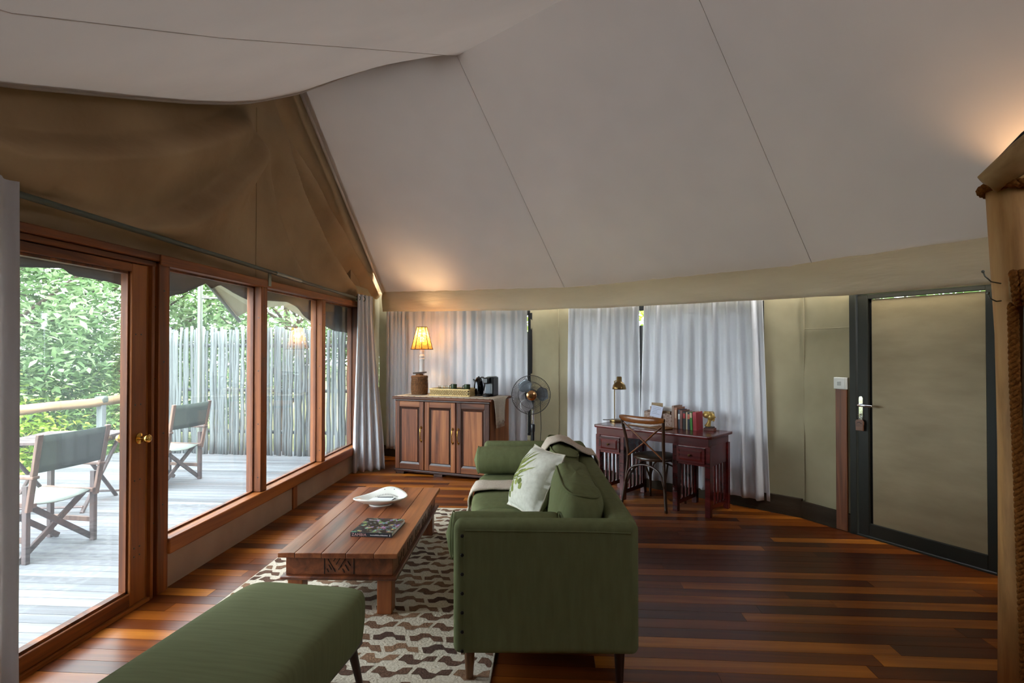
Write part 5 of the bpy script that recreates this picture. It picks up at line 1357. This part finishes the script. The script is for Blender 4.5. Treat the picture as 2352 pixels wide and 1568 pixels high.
def around(c, ax, rad, turns, pitch, start=0):
    u = Vector((0, 0, 1)); w = ax.cross(u).normalized(); out = []
    for k in range(int(22 * turns) + 1):
        an = start + 2 * PI * k / 22; out.append(Vector(c) + ax * pitch * k / 22 + u * math.cos(an) * rad + w * math.sin(an) * rad)
    return out
ropecoil('lashing', around(ra + RV * .015, RV, .062, 2.0, .028), .017)
ropecoil('lashing', [ra + RV * .05 + Vector((0, 0, .062)), ra + RV * .10 + Vector((-.02, -.03, .058)), ra + RV * .25 + Vector((-.02, -.03, .05))], .017)
ropecoil('lashing', [ra + RV * .03 + Vector((0, 0, -.06)), ra + RV * .12 + Vector((-.02, -.03, -.055)), ra + RV * .35 + Vector((-.02, -.03, -.05))], .017)
ropecoil('rope', [(-.078, -.074, 1.73), (-.075, -.075, 1.4), (-.066, -.08, 1.0), (-.060, -.083, .6), (-.054, -.087, .25), (-.050, -.09, .02)], .020)
c0 = Vector((-.052, -.092, 0))
MB().grid([[tuple(c0 + RV * 1.4 * i / 18 + Vector((0, .008 * math.sin(i * 1.1 + j), lerp(.02, 1.745, j / 10)))) for i in range(19)] for j in range(11)]).build('canvas', M_partition, PF, 'all', solid=.004)
for nm, z, dx in (('upper wire hook on the pole above the door', 1.84, 0), ('lower wire hook on the pole above the door', 1.765, .02)):
    h = empty('wire_hook', (1.925, 2.60, z), 0, nm, 'hook', 'wire hooks on the pole')
    MB().tube([(.01, 0, -.02), (-.03 + dx, .0, -.012 if z > 1.8 else -.022), (-.055 + dx, 0, .012 if z > 1.8 else -.01), (-.062 + dx, 0, .028 if z > 1.8 else .01)], .003, 6).build('wire', M_steel, h, 'all')
    m = MB(); m.sphere((-.063 + dx, 0, .032 if z > 1.8 else .014), .0065, 10, 8); m.build('tip', M_steel, h, True)
# shaded uplighter on the divider, beyond the picture edge
ul = empty('uplighter_lamp', (2.80, 3.42, 2.36), 0, 'slim brass uplighter floor lamp behind the pole divider', 'lamp')
MB().lathe([(.03, 0), (.05, .08), (.055, .12)], 20, cap=False).build('cup', M_brass, ul, True, solid=.003)
MB().tube([(0, 0, 0), (0, 0, -2.34)], .010, 10).build('stem', M_brass, ul, True); MB().lathe([(.12, 0), (.12, .015), (.02, .03)], 24, (0, 0, -2.36)).build('base', M_brass, ul, True)
ld = bpy.data.lights.new('uplight_bulb', 'SPOT'); ld.energy = 7; ld.color = (1, .6, .3); ld.shadow_soft_size = .03; ld.spot_size = math.radians(110); ld.spot_blend = .8
lo = bpy.data.objects.new('uplight', ld); col.objects.link(lo); lo.parent = ul; lo.location = (0, 0, .1); lo.rotation_euler = (math.radians(180 - 8), math.radians(0), 0)
